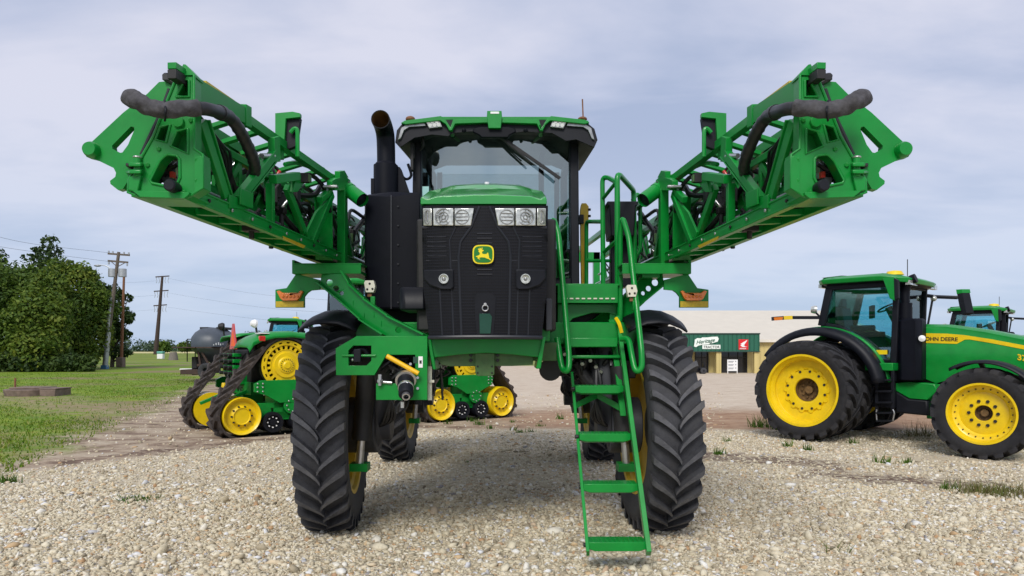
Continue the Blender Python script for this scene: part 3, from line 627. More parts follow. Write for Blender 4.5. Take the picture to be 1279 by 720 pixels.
# chassis
m = MB()
for dx in (-.42, .42): m.bb((SX+dx-.07, 5.75, 1.72), (SX+dx+.07, 12.2, 1.98))
m.bb((-1.5, 6.4, 1.70), (1.15, 6.8, 1.9)); m.bb((-1.5, 10.5, 1.70), (1.12, 10.9, 1.9)); m.bb((SX-.35, 8, 1.74), (SX+.35, 8.2, 1.95)); m.bb((-1.5, 9.2, 1.95), (1.15, 9.4, 2.1))
part(m, 'chassis_frame', GREEN, bev=.01)
m = MB(); m.bb((-.78, 5.75, 1.80), (.36, 7.15, 2.72)); m.bb((-1.3, 6.8, 1.86), (1.0, 9.0, 2.2)); m.bb((-.6, 7.0, 1.74), (.2, 9.0, 1.88)); part(m, 'engine_bay', BLKD, bev=.02)
# front apron with worn bumper plate
Ya = 5.5
m = MB(); q = lambda l, y=Ya: [P(a, b, y) for a, b in l]
m.prism(q([(533, 421), (682, 421), (676, 447), (640, 443), (607, 441), (575, 443), (543, 447)]), V((0, .28, 0)))
m.prism(q([(533, 421), (538, 421), (545, 462), (541, 462)], 5.47), V((0, .5, 0))); m.prism(q([(678, 421), (682, 421), (676, 461), (670, 461)], 5.47), V((0, .5, 0)))
part(m, 'front_apron', GREEN, bev=.006)
m = MB(); m.prism(q([(543, 446), (575, 442.5), (607, 440.5), (640, 442.5), (667, 446), (666, 456), (640, 457.5), (562, 458), (552, 456)], 5.56), V((0, .10, 0)))
m.prism(q([(594, 441.5), (618, 441.5), (618, 468), (615, 470), (597, 470), (594, 467)], 5.53), V((0, .025, 0)))
for a, b in ((588.5, 444), (588.5, 450.5), (622, 444), (622, 450.5)): m.cyl(P(a, b, 5.56), P(a, b, 5.545), .014, 8, 1)
for a, b in ((597, 458), (615, 458), (597, 466), (615, 466)): m.cyl(P(a, b, 5.53), P(a, b, 5.522), .008, 8, 1)
part(m, 'bumper_plate', [OLIVE, BLKD], bev=.004)
# left coupler panel
Yp = 5.42
m = MB(); out = [(420, 436), (446, 420), (534, 420), (534, 500), (470, 500), (470, 479.5), (500, 479.5), (524, 466), (517, 443.5), (483, 443.5), (468, 469), (420, 469)]
out = [(420, 436), (446, 420), (534, 420), (534, 500), (470, 500), (470, 479.5), (497, 479.5), (519, 474), (519, 443.5), (483, 443.5), (468, 469), (420, 469)]
m.prism(q(out, Yp), V((0, .05, 0)), [q([(435.5, 438), (441.5, 432), (464, 432), (464, 451), (458, 457), (435.5, 457)], Yp)])
m.prism(q([(420, 436), (420.8, 435.3), (420.8, 468.5), (420, 469)], Yp+.05), V((0, .26, 0))); m.prism(q([(446, 420), (534, 420), (534, 421), (446, 421)], Yp+.05), V((0, .3, 0)))
m.prism(q([(420, 436), (446, 420), (446, 421), (420.5, 437)], Yp+.05), V((0, .26, 0))); m.prism(q([(533, 421), (534, 421), (534, 500), (533, 500)], Yp+.05), V((0, .3, 0)))
m.prism(q([(470, 499), (533, 499), (533, 500), (470, 500)], Yp+.05), V((0, .3, 0)))
m.prism(q([(519, 443.5), (533, 443.5), (533, 479), (519, 479)], Yp+.012), V((0, .03, 0)))
m.tube([P(428, 444.5, Yp-.005), P(470, 444.5, Yp-.005)], .010, 8)
pn = part(m, 'coupler_panel', GREEN, bev=.004)
m = MB(); m.prism(q([(424, 430), (532, 424), (532, 497), (474, 497), (466, 466), (424, 466)], Yp+.30), V((0, .05, 0))); part(m, 'panel_backing', BLKD, pn)
m = MB(); m.box(P(447, 444.5, Yp-.01), (.055, .04, .10)); m.tube(cr([P(438, 452, Yp+.08), P(442, 440, Yp+.06), P(455, 437, Yp+.06), P(462, 448, Yp+.08)]), .022, 8); part(m, 'strap', BLK, pn, bev=.006)
m = MB(); m.ball(P(441, 449.5, Yp+.03), .014); m.cyl(P(475, 482, Yp-.02), P(475, 468, Yp-.02), .016, 12); m.cyl(P(475, 478, Yp-.03), P(475, 474.5, Yp-.03), .024, 6); m.cyl(P(479, 477.5, Yp-.01), P(490, 478.5, Yp-.01), .012, 10)
for a, b in ((522, 472), (522, 485.5), (513, 455), (511, 466)): m.cyl(P(a, b, Yp+.01), P(a, b, Yp-.012), .011, 8)
part(m, 'fitting', STEEL, pn)
m = MB(); m.tube([P(483.5, 445, Yp-.045), P(523, 467, Yp-.06)], .019, 10); part(m, 'yellow_lever', mat('lever_yellow', (.85, .48, .01), .35), pn)
m = MB(); m.prism(q([(523, 445.5), (528.4, 445.5), (528.4, 459.5), (523, 459.5)], Yp-.004), V((0, .014, 0)), m=0); m.prism(q([(516.5, 446), (522, 446), (522, 454), (516.5, 454)], Yp-.003), V((0, .014, 0)), m=1)
m.prism(q([(524.3, 450.5), (527, 450.5), (527, 454.5), (524.3, 454.5)], Yp-.007), V((0, .004, 0)), m=2); part(m, 'decal', [WHITE, mat('dark_decal', (.01, .05, .035), .5), BLACKP], pn)
m = MB(); c0, c1 = P(507, 466, Yp+.05), P(507.5, 494, Yp-.22); ax = (c1-c0).normalized(); L = (c1-c0).length
m.lathe([(.001, 0), (.045, 0), (.058, L*.1), (.064, L*.3), (.064, L*.55), (.056, L*.6), (.056, L*.95), (.048, L), (.03, L), (.028, L-.03), (.001, L-.03)], c0, ax, 24, 0)
m.lathe([(.064, L*.27), (.080, L*.28), (.080, L*.36), (.064, L*.37)], c0, ax, 24, 1); m.lathe([(.056, L*.63), (.060, L*.64), (.060, L*.7), (.056, L*.71)], c0, ax, 24, 1)
m.lathe([(.02, L-.02), (.03, L-.02), (.03, L+.025), (.02, L+.025)], c0, ax, 18, 1); m.tube([P(509, 478, Yp-.16), P(509.5, 489, Yp-.19)], .012, 8, 1)
m.tube(cr([P(508, 497, Yp-.1), P(499, 506, Yp-.1), P(497, 515, Yp-.08)]), .012, 6, 2); m.tube(cr([P(511, 497, Yp-.1), P(509, 508, Yp-.12), P(503, 517, Yp-.1)]), .006, 5, 2); m.box(P(503, 506, Yp-.15), (.022, .02, .045), None, 1)
part(m, 'fill_coupler', [BLK, STEEL, BLKD], pn)
m = MB(); m.bb(P(535, 458, Yp+.12), P(540, 500, Yp+.14)); m.bb(P(536, 475, Yp+.10), P(543, 478, Yp+.13)); part(m, 'edge_strip', CREAM, pn)
m = MB()
for k in range(9):
    a = [P(rng.uniform(474, 516), rng.uniform(446, 474), Yp+rng.uniform(.08, .25)) for _ in range(4)]; part(MB().tube(cr(a, 5), rng.uniform(.009, .018), 6), 'hose', HOSE)
for k in range(6):
    a = [P(rng.uniform(542, 560), 456+rng.uniform(-4, 4), 5.8), P(rng.uniform(542, 566), 465+rng.uniform(-3, 8), 5.8), P(rng.uniform(538, 556), rng.uniform(470, 500), 5.85)]; part(MB().tube(cr(a, 5), rng.uniform(.007, .013), 6), 'hose', HOSE)
# ---- hood, grille, lamps
hc = SX-.035
m = MB()
def hood(Y, zb, ze, hw, zc, hcr, s=.045):
    return [V((hc-hw, Y, zb)), V((hc-hw, Y, ze-.02)), V((hc-hw+.004, Y, ze-.006)), V((hc-hw+s, Y, ze)), V((hc-hcr-.03, Y, zc-.022)), V((hc-hcr+.05, Y, zc)), V((hc-.06, Y, zc+.012)), V((hc+.06, Y, zc+.012)), V((hc+hcr-.05, Y, zc)), V((hc+hcr+.03, Y, zc-.022)), V((hc+hw-s, Y, ze)), V((hc+hw-.004, Y, ze-.006)), V((hc+hw, Y, ze-.02)), V((hc+hw, Y, zb))]
rings = [hood(5.335, 2.752, 2.806, .478, 2.810, .40, .012), hood(5.355, 2.752, 2.816, .478, 2.820, .40, .012), hood(5.74, 2.6, 2.945, .468, 2.955, .36, .012), hood(5.80, 2.3, 2.955, .465, 2.995, .34, .012), hood(5.98, 2.0, 2.972, .465, 3.05, .33, .012), hood(6.4, 2.0, 2.99, .465, 3.07, .33, .012), hood(7.12, 2.0, 3.01, .465, 3.09, .33, .012)]
m.loft(rings); m.bb((hc-.02, 6.02, 3.05), (hc+.02, 6.1, 3.085), m=1)
part(m, 'hood', [HGREEN, STEEL], bev=.004, sharp=14)
GRILL = newmat('grille_mesh'); gm2, n, l, b = GRILL; g = NG(gm2)
t = n.new('ShaderNodeTexCoord'); sx_ = n.new('ShaderNodeSeparateXYZ'); l.new(t.outputs['Object'], sx_.inputs[0])
def cells(a, f): return g.ma('ABSOLUTE', g.ma('SUBTRACT', g.ma('FRACT', g.ma('MULTIPLY', a, f)), .5))
hole = g.ma('MULTIPLY', g.step(cells(sx_.outputs[0], 62), .42, .30), g.step(cells(sx_.outputs[2], 44), .42, .30))
nz = g.noise(g.scale(t.outputs['Object'], (9, 1, 1.2)), 1.2, 6, .7)
bc = g.mix(hole, g.ramp(nz, [(.3, (.0045, .0055, .010)), (.7, (.009, .0105, .017))]), (.006, .006, .008))
l.new(bc, b.inputs['Base Color']); b.inputs['Roughness'].default_value = .55; b.inputs['Specular IOR Level'].default_value = .22
bu = n.new('ShaderNodeBump'); bu.inputs['Strength'].default_value = .6; bu.inputs['Distance'].default_value = .006; bu.invert = True; l.new(hole, bu.inputs['Height']); l.new(bu.outputs[0], b.inputs['Normal'])
GRILL = gm2
def gy_(u, v): return 5.30-.055*(1-(2*u-1)**2)+.03*abs(2*u-1)**6+.04*v**2       # v: 0 top, 1 bottom
def gpt(u, v, dy=0.):
    xl = 527+ (3*v if v < .6 else 1.8+(v-.6)*20); xr = 685-(2*v if v < .6 else 1.2+(v-.6)*17); yt = 257+167.5*v
    if v > .93: pass
    return P(xl+(xr-xl)*u, yt-1.0*(1-(2*u-1)**2)*(v > .9), gy_(u, v)+dy)
def gpx(px, py, dy=0.):
    v = (py-257)/167.5; xl = gpt(0, v); a = (px-527)/158; return gpt(min(1, max(0, a)), v, dy)
m = MB(); m.grid(lambda u, v: gpt(u, v), 28, 24)
m.grid(lambda u, v: gpt(0 if u == 0 else 0, v)+V((0, .35*u, 0)), 2, 20); m.grid(lambda u, v: gpt(1, v)+V((0, .35*u, 0)), 2, 20); m.grid(lambda u, v: gpt(u, 1)+V((0, .35*v, 0)), 20, 2)
gr = part(m, 'grille', GRILL)
m = MB()
def ridge(pts, r=.009): m.tube([gpx(a, b, -.002) for a, b in pts], r, 6)
for s in (-1, 1):
    f = lambda x: 605.5+s*x
    ridge([(f(6), 258), (f(17), 284), (f(30), 302), (f(33), 320), (f(33), 421)]); ridge([(f(36), 284), (f(44), 300), (f(44), 421)], .006); ridge([(f(58), 345), (f(60), 421)], .006); ridge([(f(34), 326), (f(74), 326)], .004)
    ridge([(f(18), 283.5), (f(78), 284.5)], .011)
for y in (292, 298, 304, 310, 331, 337, 343): ridge([(596, y), (615, y)], .0045)
for s in (-1, 1):
    for y in (296, 302, 308, 314, 320): ridge([(605.5+s*48, y), (605.5+s*72, y)], .0035)
m.tube([gpt(k/20, .985, -.004) for k in range(21)], .016, 8)
part(m, 'grille_ribs', RIB, gr)
m = MB(); m.prism([gpx(*p, -.006) for p in ((592, 372), (596, 366), (615, 366), (620, 372), (619, 398), (617, 420), (594, 420), (592, 398))], V((0, .02, 0))); m.prism([gpx(*p, -.014) for p in ((598, 392), (612, 392), (615, 396), (613, 418), (598, 418))], V((0, .012, 0)), m=1)
m.tube(circ(gpx(606, 385, -.02), V((1, 0, 0)), Zv, .022, 14)+[gpx(606, 385, -.02)+V((.022, 0, 0))], .005, 6, 2); m.cyl(gpx(606, 380.5, -.005), gpx(606, 380.5, -.03), .012, 10, 2)
part(m, 'latch_plate', [BLK, mat('smoked_green_window', (.012, .06, .045), .2), STEEL], gr, bev=.004)
for s in (-1, 1):
    f = lambda x: 605.5+s*x
    m = MB()
    po = [(f(78), 337), (f(40), 336), (f(39.5), 340), (f(39.5), 359), (f(42), 361.5), (f(60), 361), (f(70), 357), (f(78), 348)]
    m.prism([gpx(*p, -.022) for p in po], V((0, .05, 0)))
    pod = part(m, 'fog_lamp', BLK, gr, bev=.012)
    m = MB(); c = gpx(f(52), 348.5, -.022); m.lathe([(.001, .004), (.026, .0), (.031, -.012), (.036, -.012), (.039, .002)], c, (0, 1, 0), 24, 0); m.ball(c+V((0, -.004, 0)), (.014, .010, .014), 12, 8, 1); part(m, 'lamp_lens', [LENS, LENSD], gr)
    # headlamp cluster
    m = MB(); ol = [(f(79), 258.5), (f(16.5), 258.5), (f(12), 262), (f(17), 282.5), (f(20), 284.5), (f(79), 284.5)]
    m.prism([gpx(*p, -.006) for p in ol], V((0, .06, 0))); hl = part(m, 'headlight', BLKS, sp, bev=.004)
    m = MB()
    for a, c in ((77, 66), (64.5, 39), (37.5, 17)):
        k = 4 if c == 17 else 0
        m.prism([gpx(f(a), 260, -.016), gpx(f(c-k), 260, -.016), gpx(f(c), 282, -.016), gpx(f(a), 282, -.016)], V((0, .014, 0)))
    part(m, 'reflector', LENS, hl, bev=.006)
    m = MB()
    c = gpx(f(51.5), 271, -.018); rx = V((1, 0, 0))
    for rr in (.060, .036, .016): m.tube(circ(c, rx, Zv, rr, 20)+[c+rx*rr], .0045, 6)
    for k in range(5): a = 2*math.pi*k/5+.3; m.tube([c+(rx*math.cos(a)+Zv*math.sin(a))*.018, c+(rx*math.cos(a)+Zv*math.sin(a))*.058], .004, 5)
    c = gpx(f(28), 271, -.018)
    m.tube(circ(c, rx, Zv, .052, 20)+[c+rx*.052], .004, 6)
    for dz in (-.026, 0, .026): m.tube([c+rx*-.045+Zv*dz, c+rx*.045+Zv*dz], .004, 5)
    c = gpx(f(71.5), 271, -.018)
    m.tube([c+rx*(.024*math.cos(a))+Zv*(.05*math.sin(a)) for a in [2*math.pi*k/18 for k in range(19)]], .004, 6); m.tube([c+Zv*-.03, c+Zv*.03], .006, 5)
    part(m, 'lamp_ring', LENSD, hl)
# emblem: yellow leaping deer on a green field
def sq(c, hw, hh, n=40, e=3.6): return [c+V((hw*math.copysign(abs(math.cos(a))**(2/e), math.cos(a)), 0, hh*math.copysign(abs(math.sin(a))**(2/e), math.sin(a)))) for a in [2*math.pi*k/n for k in range(n)]]
ec = gpx(603.8, 318, -.02); eh = (.079, .071); EMY = mat('emblem_yellow', (.78, .62, .0), .4, 0, .02); EMG = mat('emblem_green', (.0, .16, .012), .35, 0, .02)
m = MB(); m.prism(sq(ec+V((0, .004, 0)), eh[0]*1.07, eh[1]*1.08), V((0, .03, 0)), m=0); m.prism(sq(ec, *eh), V((0, .02, 0)), m=1); m.prism(sq(ec+V((0, -.004, 0)), eh[0]*.87, eh[1]*.86), V((0, .01, 0)), m=2)
deer = [(240, 322), (262, 345), (268, 372), (240, 392), (200, 403), (212, 414), (238, 416), (226, 432), (262, 456), (271, 448), (250, 430), (288, 420), (345, 424), (375, 440), (402, 447), (432, 470), (440, 460), (412, 432), (404, 388), (396, 350), (382, 344), (373, 366), (330, 370), (303, 360), (300, 332), (326, 317), (322, 304), (300, 300), (311, 270), (297, 264), (290, 288), (271, 268), (258, 274), (267, 291), (240, 280), (236, 294), (257, 306)]
m.prism([ec+V(((a-318)/165*eh[0], -.007, -(b-372)/152*eh[1])) for a, b in deer], V((0, .006, 0)), m=1)
part(m, 'emblem', [BLKS, EMY, EMG], gr)
m = MB(); m.loft([[V((x, y, z)) for x, y in ((hc-.70, 5.72), (hc-.66, 5.68), (hc-.49, 5.68), (hc-.49, 6.2), (hc-.70, 6.2))] for z in (1.97, 2.14, 2.155)]); part(m, 'air_intake', BLK, bev=.03)
m = MB(); m.loft([[V((x, y, z)) for x, y in ((hc+.48, 5.5), (hc+.53, 5.52), (hc+.50, 6.4), (hc+.48, 6.4))] for z in (1.80, 2.05)]); part(m, 'grille_side_trim', GRYP, bev=.01)
# ---- exhaust housing and stack
m = MB(); xa, xb, xc_ = P(451, 0, 6.45).x, P(489, 0, 6.36).x, P(526.5, 0, 6.42).x
plan = [(xa, 6.62), (xa+.03, 6.48), (xb, 6.36), (xc_, 6.40), (xc_, 7.16), (xa, 7.16)]
m.prism([V((a, b, 2.02)) for a, b in plan], V((0, 0, 1.01)))
top = [V(((a-(xa+xc_)/2)*.93+(xa+xc_)/2, (b-6.75)*.93+6.75, 3.085)) for a, b in plan]
m.loft([[V((a, b, 3.03)) for a, b in plan], top])
ex = part(m, 'exhaust_housing', BLKS, bev=.018)
m = MB()
for k in range(6): m.cyl(P(497.5, 258+k*24, 6.38), P(497.5, 258+k*24, 6.355), .008, 8)
m.tube([P(489, 244, 6.355), P(489, 386, 6.355)], .006, 6); part(m, 'rivets', GRYP, ex)
m = MB(); c = P(482, 240, 6.85); st = [P(482.3, 245, 6.85), P(482.3, 206, 6.85)]
m.tube([P(482.3, 245, 6.85), P(482.3, 207, 6.85)], .118, 24); m.tube([P(482.3, 208, 6.85), P(482.3, 204, 6.85)], [.118, .095], 24)
pth = cr([P(482.8, 208, 6.85), P(482.5, 185, 6.85), P(481.5, 168, 6.83), P(478.5, 156, 6.74), P(475.5, 149, 6.60)], 6)
m.tube(pth, .088, 24, 0, cap=False); m.tube([p for p in pth], .080, 24, 1, cap=False)
fr = frames(pth)[-1]; m.add(circ(pth[-1], fr[1], fr[2], .088, 24)+circ(pth[-1], fr[1], fr[2], .080, 24), [(i, (i+1) % 24, (i+1) % 24+24, i+24) for i in range(24)])
m.prism(q([(494, 207), (500, 209), (511, 240), (494, 240)], 6.85), V((0, .12, 0))); m.bb(P(466, 226, 6.9), P(470, 242, 6.8))
m.tube(cr([P(510, 205, 7.0), P(514, 219, 7.0), P(508, 224, 7.0), P(501, 219, 6.95)]), .014, 8)
part(m, 'exhaust_stack', [BLKS, BROWN])
# ---- cab
Yc = 7.22
m = MB(); xl, xr = P(515, 0, Yc).x, P(723.5, 0, Yc).x; zt, zb_ = 3.84, 2.30
for (a, b), (c, d) in (((516, 168), (514.5, 385)), ((712.5, 168), (713.5, 362))):
    m.prism([P(a, b, Yc), P(a+10.5, b, Yc), P(c+11, d, Yc), P(c, d, Yc)], V((0, .14, 0)))
for x0, x1 in ((xl, xl+.08), (xr-.08, xr)):
    m.bb((x0, 8.72, zb_-.2), (x1, 8.86, zt)); m.bb((x0, 7.36, zb_-.3), (x1, 8.8, zb_)); m.bb((x0, 7.36, zt-.06), (x1, 8.72, zt))
m.bb((xl, Yc+.02, zb_-.3), (xr, Yc+.14, 2.385)); m.bb((xl, 8.74, zb_-.3), (xr, 8.84, 2.9)); m.bb((xl, Yc+.14, 2.12), (xr, 8.8, 2.2))
cab = part(m, 'cab', BLK, bev=.012)
m = MB(); xw0, xw1 = P(526.5, 0, Yc).x, P(713, 0, Yc).x
m.grid(lambda u, v: V((xw0+(xw1-xw0)*u, Yc+.03-.13*(1-(2*u-1)**2), 2.385+(3.83-2.385)*v)), 16, 4); part(m, 'windscreen', WSG, cab)
m = MB(); m.bb((xl+.03, 7.36, zb_), (xl+.04, 8.72, zt-.06)); m.bb((xr-.04, 7.36, zb_), (xr-.03, 8.72, zt-.06)); m.bb((xl+.08, 8.78, 2.9), (xr-.08, 8.79, zt)); part(m, 'side_window', SWG, cab)
m = MB(); m.tube(cr([P(690, 172, 8.2), P(681, 183, 8.0), P(677, 200, 7.9), P(676.5, 240, 7.8), P(676, 300, 7.7)]), .032, 8); m.bb((xl+.1, 8.70, 3.0), (xl+.16, 8.76, zt)); m.bb((xr-.16, 8.70, 3.0), (xr-.1, 8.76, zt)); part(m, 'rear_pillar', BLKD, cab)
m = MB(); m.loft([[V((-.16+a*.25, 8.25+b, z)) for a, b in ((-1, 0), (1, 0), (.96, .14), (-.96, .14))] for z in (2.7, 3.0, 3.28)]); m.loft([[V((-.16+a*.14, 8.3+b, z)) for a, b in ((-1, 0), (1, 0), (.96, .1), (-.96, .1))] for z in (3.30, 3.5)]); m.bb((-.42, 7.85, 2.55), (.10, 8.35, 2.72)); m.bb((-.3, 7.9, 2.2), (0, 8.2, 2.55)); m.bb((.14, 7.8, 2.75), (.24, 8.2, 2.82)); part(m, 'seat', GRYP, cab, bev=.03)
m = MB(); m.bb((-.30, 7.42, 2.35), (-.02, 7.62, 2.86)); sc_ = V((-.16, 7.68, 2.95)); m.tube(circ(sc_, V((1, 0, 0)), V((0, .6, .8)), .19, 24)+[sc_+V((.19, 0, 0))], .014, 6); m.tube([sc_+V((-.19, 0, 0)), sc_+V((.19, 0, 0))], .014, 6); m.bb((.32, 7.5, 2.6), (.46, 7.54, 2.85)); part(m, 'steering_column', BLKD, cab)
m = MB(); m.prism([P(528, 233, Yc-.015), P(536, 233, Yc-.03), P(536, 246, Yc-.03), P(528, 246, Yc-.015)], V((0, .008, 0))); part(m, 'sticker', STK, cab)
m = MB(); m.tube([P(616, 163, 7.0), P(640, 184, 7.0), P(663, 203, 7.02)], .012, 6); m.tube([P(618, 167, 7.03), P(655, 195, 7.04)], .008, 6); m.bar(P(634, 177, 7.04), P(700, 223, 7.12), .018, .03); m.cyl(P(617, 164, 7.1), P(617, 164, 6.98), .035, 14); part(m, 'wiper', BLKD, cab)
m = MB(); m.bb(P(515, 178, 7.12), P(519, 200, 7.2)); m.tube(cr([P(528, 170, 7.1), P(529, 182, 7.1), P(524, 188, 7.15)]), .014, 6); m.bb(P(513, 178, 7.1), P(518, 215, 7.2)); part(m, 'hinge', BLKD, cab)
# roof
def rr_(l, Y, dz=0.): return [P(a, b, Y)+V((0, 0, dz)) for a, b in l]
under = [(494, 178), (496, 163), (504, 153), (551, 148), (566, 152), (674, 152), (689, 148), (732, 152), (743, 161), (747, 175), (743, 184), (720, 174), (708, 176), (690, 166), (655, 164), (640, 166), (603, 166), (590, 164), (566, 166), (560, 170), (540, 168), (518, 172), (500, 184)]
m = MB(); fr0 = rr_(under, 6.98)
m.prism(fr0, V((0, .02, 0)))
plain = rr_([(494, 178), (496, 163), (504, 153), (551, 150), (689, 150), (732, 152), (743, 161), (747, 175), (743, 184), (720, 172), (700, 164), (540, 164), (518, 172), (500, 184)], 7.0)
m.loft([plain, [V((p.x, 8.55, p.z+.16*(1 if p.z < 3.75 else .4))) for p in plain]], cap=True)
roof = part(m, 'roof', BLK, bev=0, sharp=30)
gt = [(501, 153.5), (506, 150.5), (551, 144.8), (556, 148), (563, 159), (566.5, 149), (618, 147.5), (673.5, 149), (677, 159.5), (684, 148), (689, 144.8), (731, 149.5), (737, 153), (731, 155), (688, 150.5), (682, 155.5), (678.5, 163), (675, 163), (671, 154.5), (618, 153), (569, 154.5), (565, 163), (561.5, 163), (557, 155), (550, 150.5), (507, 155.5)]
m = MB(); g0 = rr_(gt, 6.93); m.prism(g0, V((0, .22, 0)))
tp = [V((x, y, z)) for x, y, z in ((P(503, 0, 7.0).x, 7.1, 3.925), (P(551, 0, 7).x, 7.1, 3.965), (P(689, 0, 7).x, 7.1, 3.965), (P(737, 0, 7).x, 7.1, 3.925), (P(737, 0, 7).x-.05, 8.5, 3.98), (P(503, 0, 7).x+.05, 8.5, 3.98))]
m.prism(tp, V((0, 0, .035))); part(m, 'roof_skin', GREEN, roof, bev=.005)
m = MB(); m.prism(rr_([(609, 138.5), (627, 138.5), (627.5, 145), (626, 160), (610.5, 160), (608.5, 145)], 6.9), V((0, .16, 0))); m.prism(rr_([(613, 139.3), (624, 139.3), (624, 142.3), (613, 142.3)], 6.895), V((0, .01, 0)), m=1); part(m, 'antenna_bracket', [GREEN, WHITE], roof, bev=.004)
m = MB(); m.prism(rr_([(592, 160), (600, 158), (636, 158), (644, 160), (645, 165), (637, 169), (635, 172), (602, 172), (599, 169), (591, 165)], 6.94), V((0, .06, 0)))
for a in (580, 657): m.cyl(P(a, 163, 6.985), P(a, 163, 6.95), .022, 12)
part(m, 'front_console', BLKS, roof, bev=.01)
for s in (-1, 1):
    f = lambda x: 620.2+s*x
    m = MB(); m.prism(rr_([(f(89), 150.3), (f(71), 149), (f(67.5), 158.5), (f(84), 160.5)], 6.95), V((0, .05, 0))); lt = part(m, 'roof_light', LENSD, roof, bev=.004)
    m = MB()
    for a, b in ((85, 152.3), (80, 152), (74.5, 151.7), (82.5, 156.5), (77, 156.2), (72, 155.8)): m.cyl(P(f(a), b, 6.96), P(f(a), b, 6.942), .019, 10)
    part(m, 'light_lens', WHITE, lt)
    m = MB(); m.prism(rr_([(f(90), 153), (f(111), 154.5), (f(119), 160), (f(123), 175), (f(119.5), 173), (f(115), 162.5), (f(108.5), 158.5), (f(88), 157)], 6.955), V((0, .03, 0))); part(m, 'corner_light', LENSD, roof, bev=.004)
m = MB(); m.tube([P(729, 150, 7.4), P(728, 124, 7.4)], .008, 6); part(m, 'antenna', RUST, roof)
m = MB(); m.ball(P(728, 149, 7.4), (.05, .05, .025)); m.ball(P(513, 149, 7.2), (.05, .05, .03)); part(m, 'roof_cap', RUST, roof)
# ---- tank, pumps and yellow rail behind the cab
m = MB(); m.loft([[V((SX+a*.72*k, 10.15+b*1.0*k2, z)) for a, b in ((-1, -.9), (-.9, -1), (.9, -1), (1, -.9), (1, .9), (.9, 1), (-.9, 1), (-1, .9))] for z, k, k2 in ((2.0, .8, .8), (2.15, 1, 1), (2.95, 1, 1), (3.15, .85, .85), (3.2, .5, .5))]); part(m, 'spray_tank', CREAM, sharp=50)
m = MB(); m.prism(q([(725.5, 262), (727, 254), (733, 254), (736, 258), (735, 356), (727, 356)], 8.0), V((0, .1, 0))); m.bb(P(724, 268, 7.97), P(729, 281, 8.05), m=1)
for a in (262, 270): m.cyl(P(735, a, 8.0), P(738.5, a, 8.0), .016, 8, 1)
part(m, 'yellow_rail', [mat('rail_yellow', (.70, .45, .02), .4, dirt=.3, dc=(.3, .2, .05)), BLKD], bev=.006)
# ---- platform, steps, ladder, rails
m = MB()
m.bb(P(697, 356, 6.42), P(772, 379, 6.44)); m.bb(P(690, 354.5, 6.42)+V((0, 0, 0)), P(775, 357, 6.42)+V((0, 2.3, 0)))
m.prism(q([(697, 380), (775, 380), (775, 396), (760, 391), (740, 391), (716, 398), (708, 408), (697, 408)], 6.55), V((0, .04, 0)))
m.bb(P(762, 380, 6.56), P(775, 420, 6.75)); m.bb(P(700, 408, 7.0), P(776, 424, 7.02))
pf = part(m, 'platform', GREEN, bev=.004)
m = MB()
for k in range(9): m.box(P(707+k*7.4, 373.2, 6.415), (.032, .012, .012))
part(m, 'fascia_slots', CREAM, pf)
for (a, b, y0, y1, Y) in ((706, 772, 422, 434, 6.25), (712, 776, 444, 448, 6.3)):
    m = MB(); m.bb(P(a, y0, Y), P(b, y1, Y)+V((0, .22 if y1 > 440 else .24, 0))); part(m, 'step', GREEN, bev=.008)
m = MB(); m.bb(P(697, 383, 6.9), P(785, 470, 6.95)); m.cyl(P(688, 462, 6.2), P(688, 462, 7.0), .10, 20); m.bb(P(690, 430, 6.5), P(712, 452, 7.2)); m.bb(P(720, 450, 6.6), P(782, 470, 7.2)); m.tube(cr([P(720, 452, 6.5), P(737, 478, 6.5), P(752, 474, 6.5), P(765, 455, 6.5)]), .06, 8)
part(m, 'hydraulic_pump', BLKD, bev=.01)
m = MB()
for k in range(16):
    a = rng.uniform(684, 770); pts = [P(a, rng.uniform(436, 448), 6.45), P(a+rng.uniform(-10, 10), rng.uniform(450, 462), 6.4+rng.uniform(-.1, .1)), P(a+rng.uniform(-16, 16), rng.uniform(455, 476), 6.5), P(a+rng.uniform(-20, 20), rng.uniform(440, 460), 6.7)]
    m.tube(cr(pts, 5), rng.uniform(.010, .022), 6)
part(m, 'pump_hoses', HOSE)
m = MB()
for a, b in ((706, 440), (714, 446), (728, 452), (745, 456), (751, 462), (699, 444), (738, 448)): m.cyl(P(a, b, 6.42), P(a, b+3, 6.38), .018, 8)
part(m, 'pump_fittings', STEEL)
m = MB(); m.bb(P(700, 448, 6.9), P(775, 452, 7.0)); m.box(P(697, 440, 6.6), (.04, .3, .3)); m.bb(P(664, 428, 6.0), P(692, 450, 6.5)); part(m, 'pump_bracket', OLIVE, bev=.006)
LB, LT = P(735, 692, 5.14), P(715, 468, 6.32); RB, RT = P(811, 692, 5.14), P(772, 398, 6.45)
def lerp(a, b, t): return a+(b-a)*t
lb = LB.copy(); up = V((0, .68, .73))
m = MB(); m.bar(LB, LT, .024, .075, up=V((0, 1, .9))); m.bar(RB, RT, .036, .085, up=V((0, 1, .9))); lad = part(m, 'ladder', GREEN, bev=.003)
def onz(A, B, z): return lerp(A, B, (z-A.z)/(B.z-A.z))
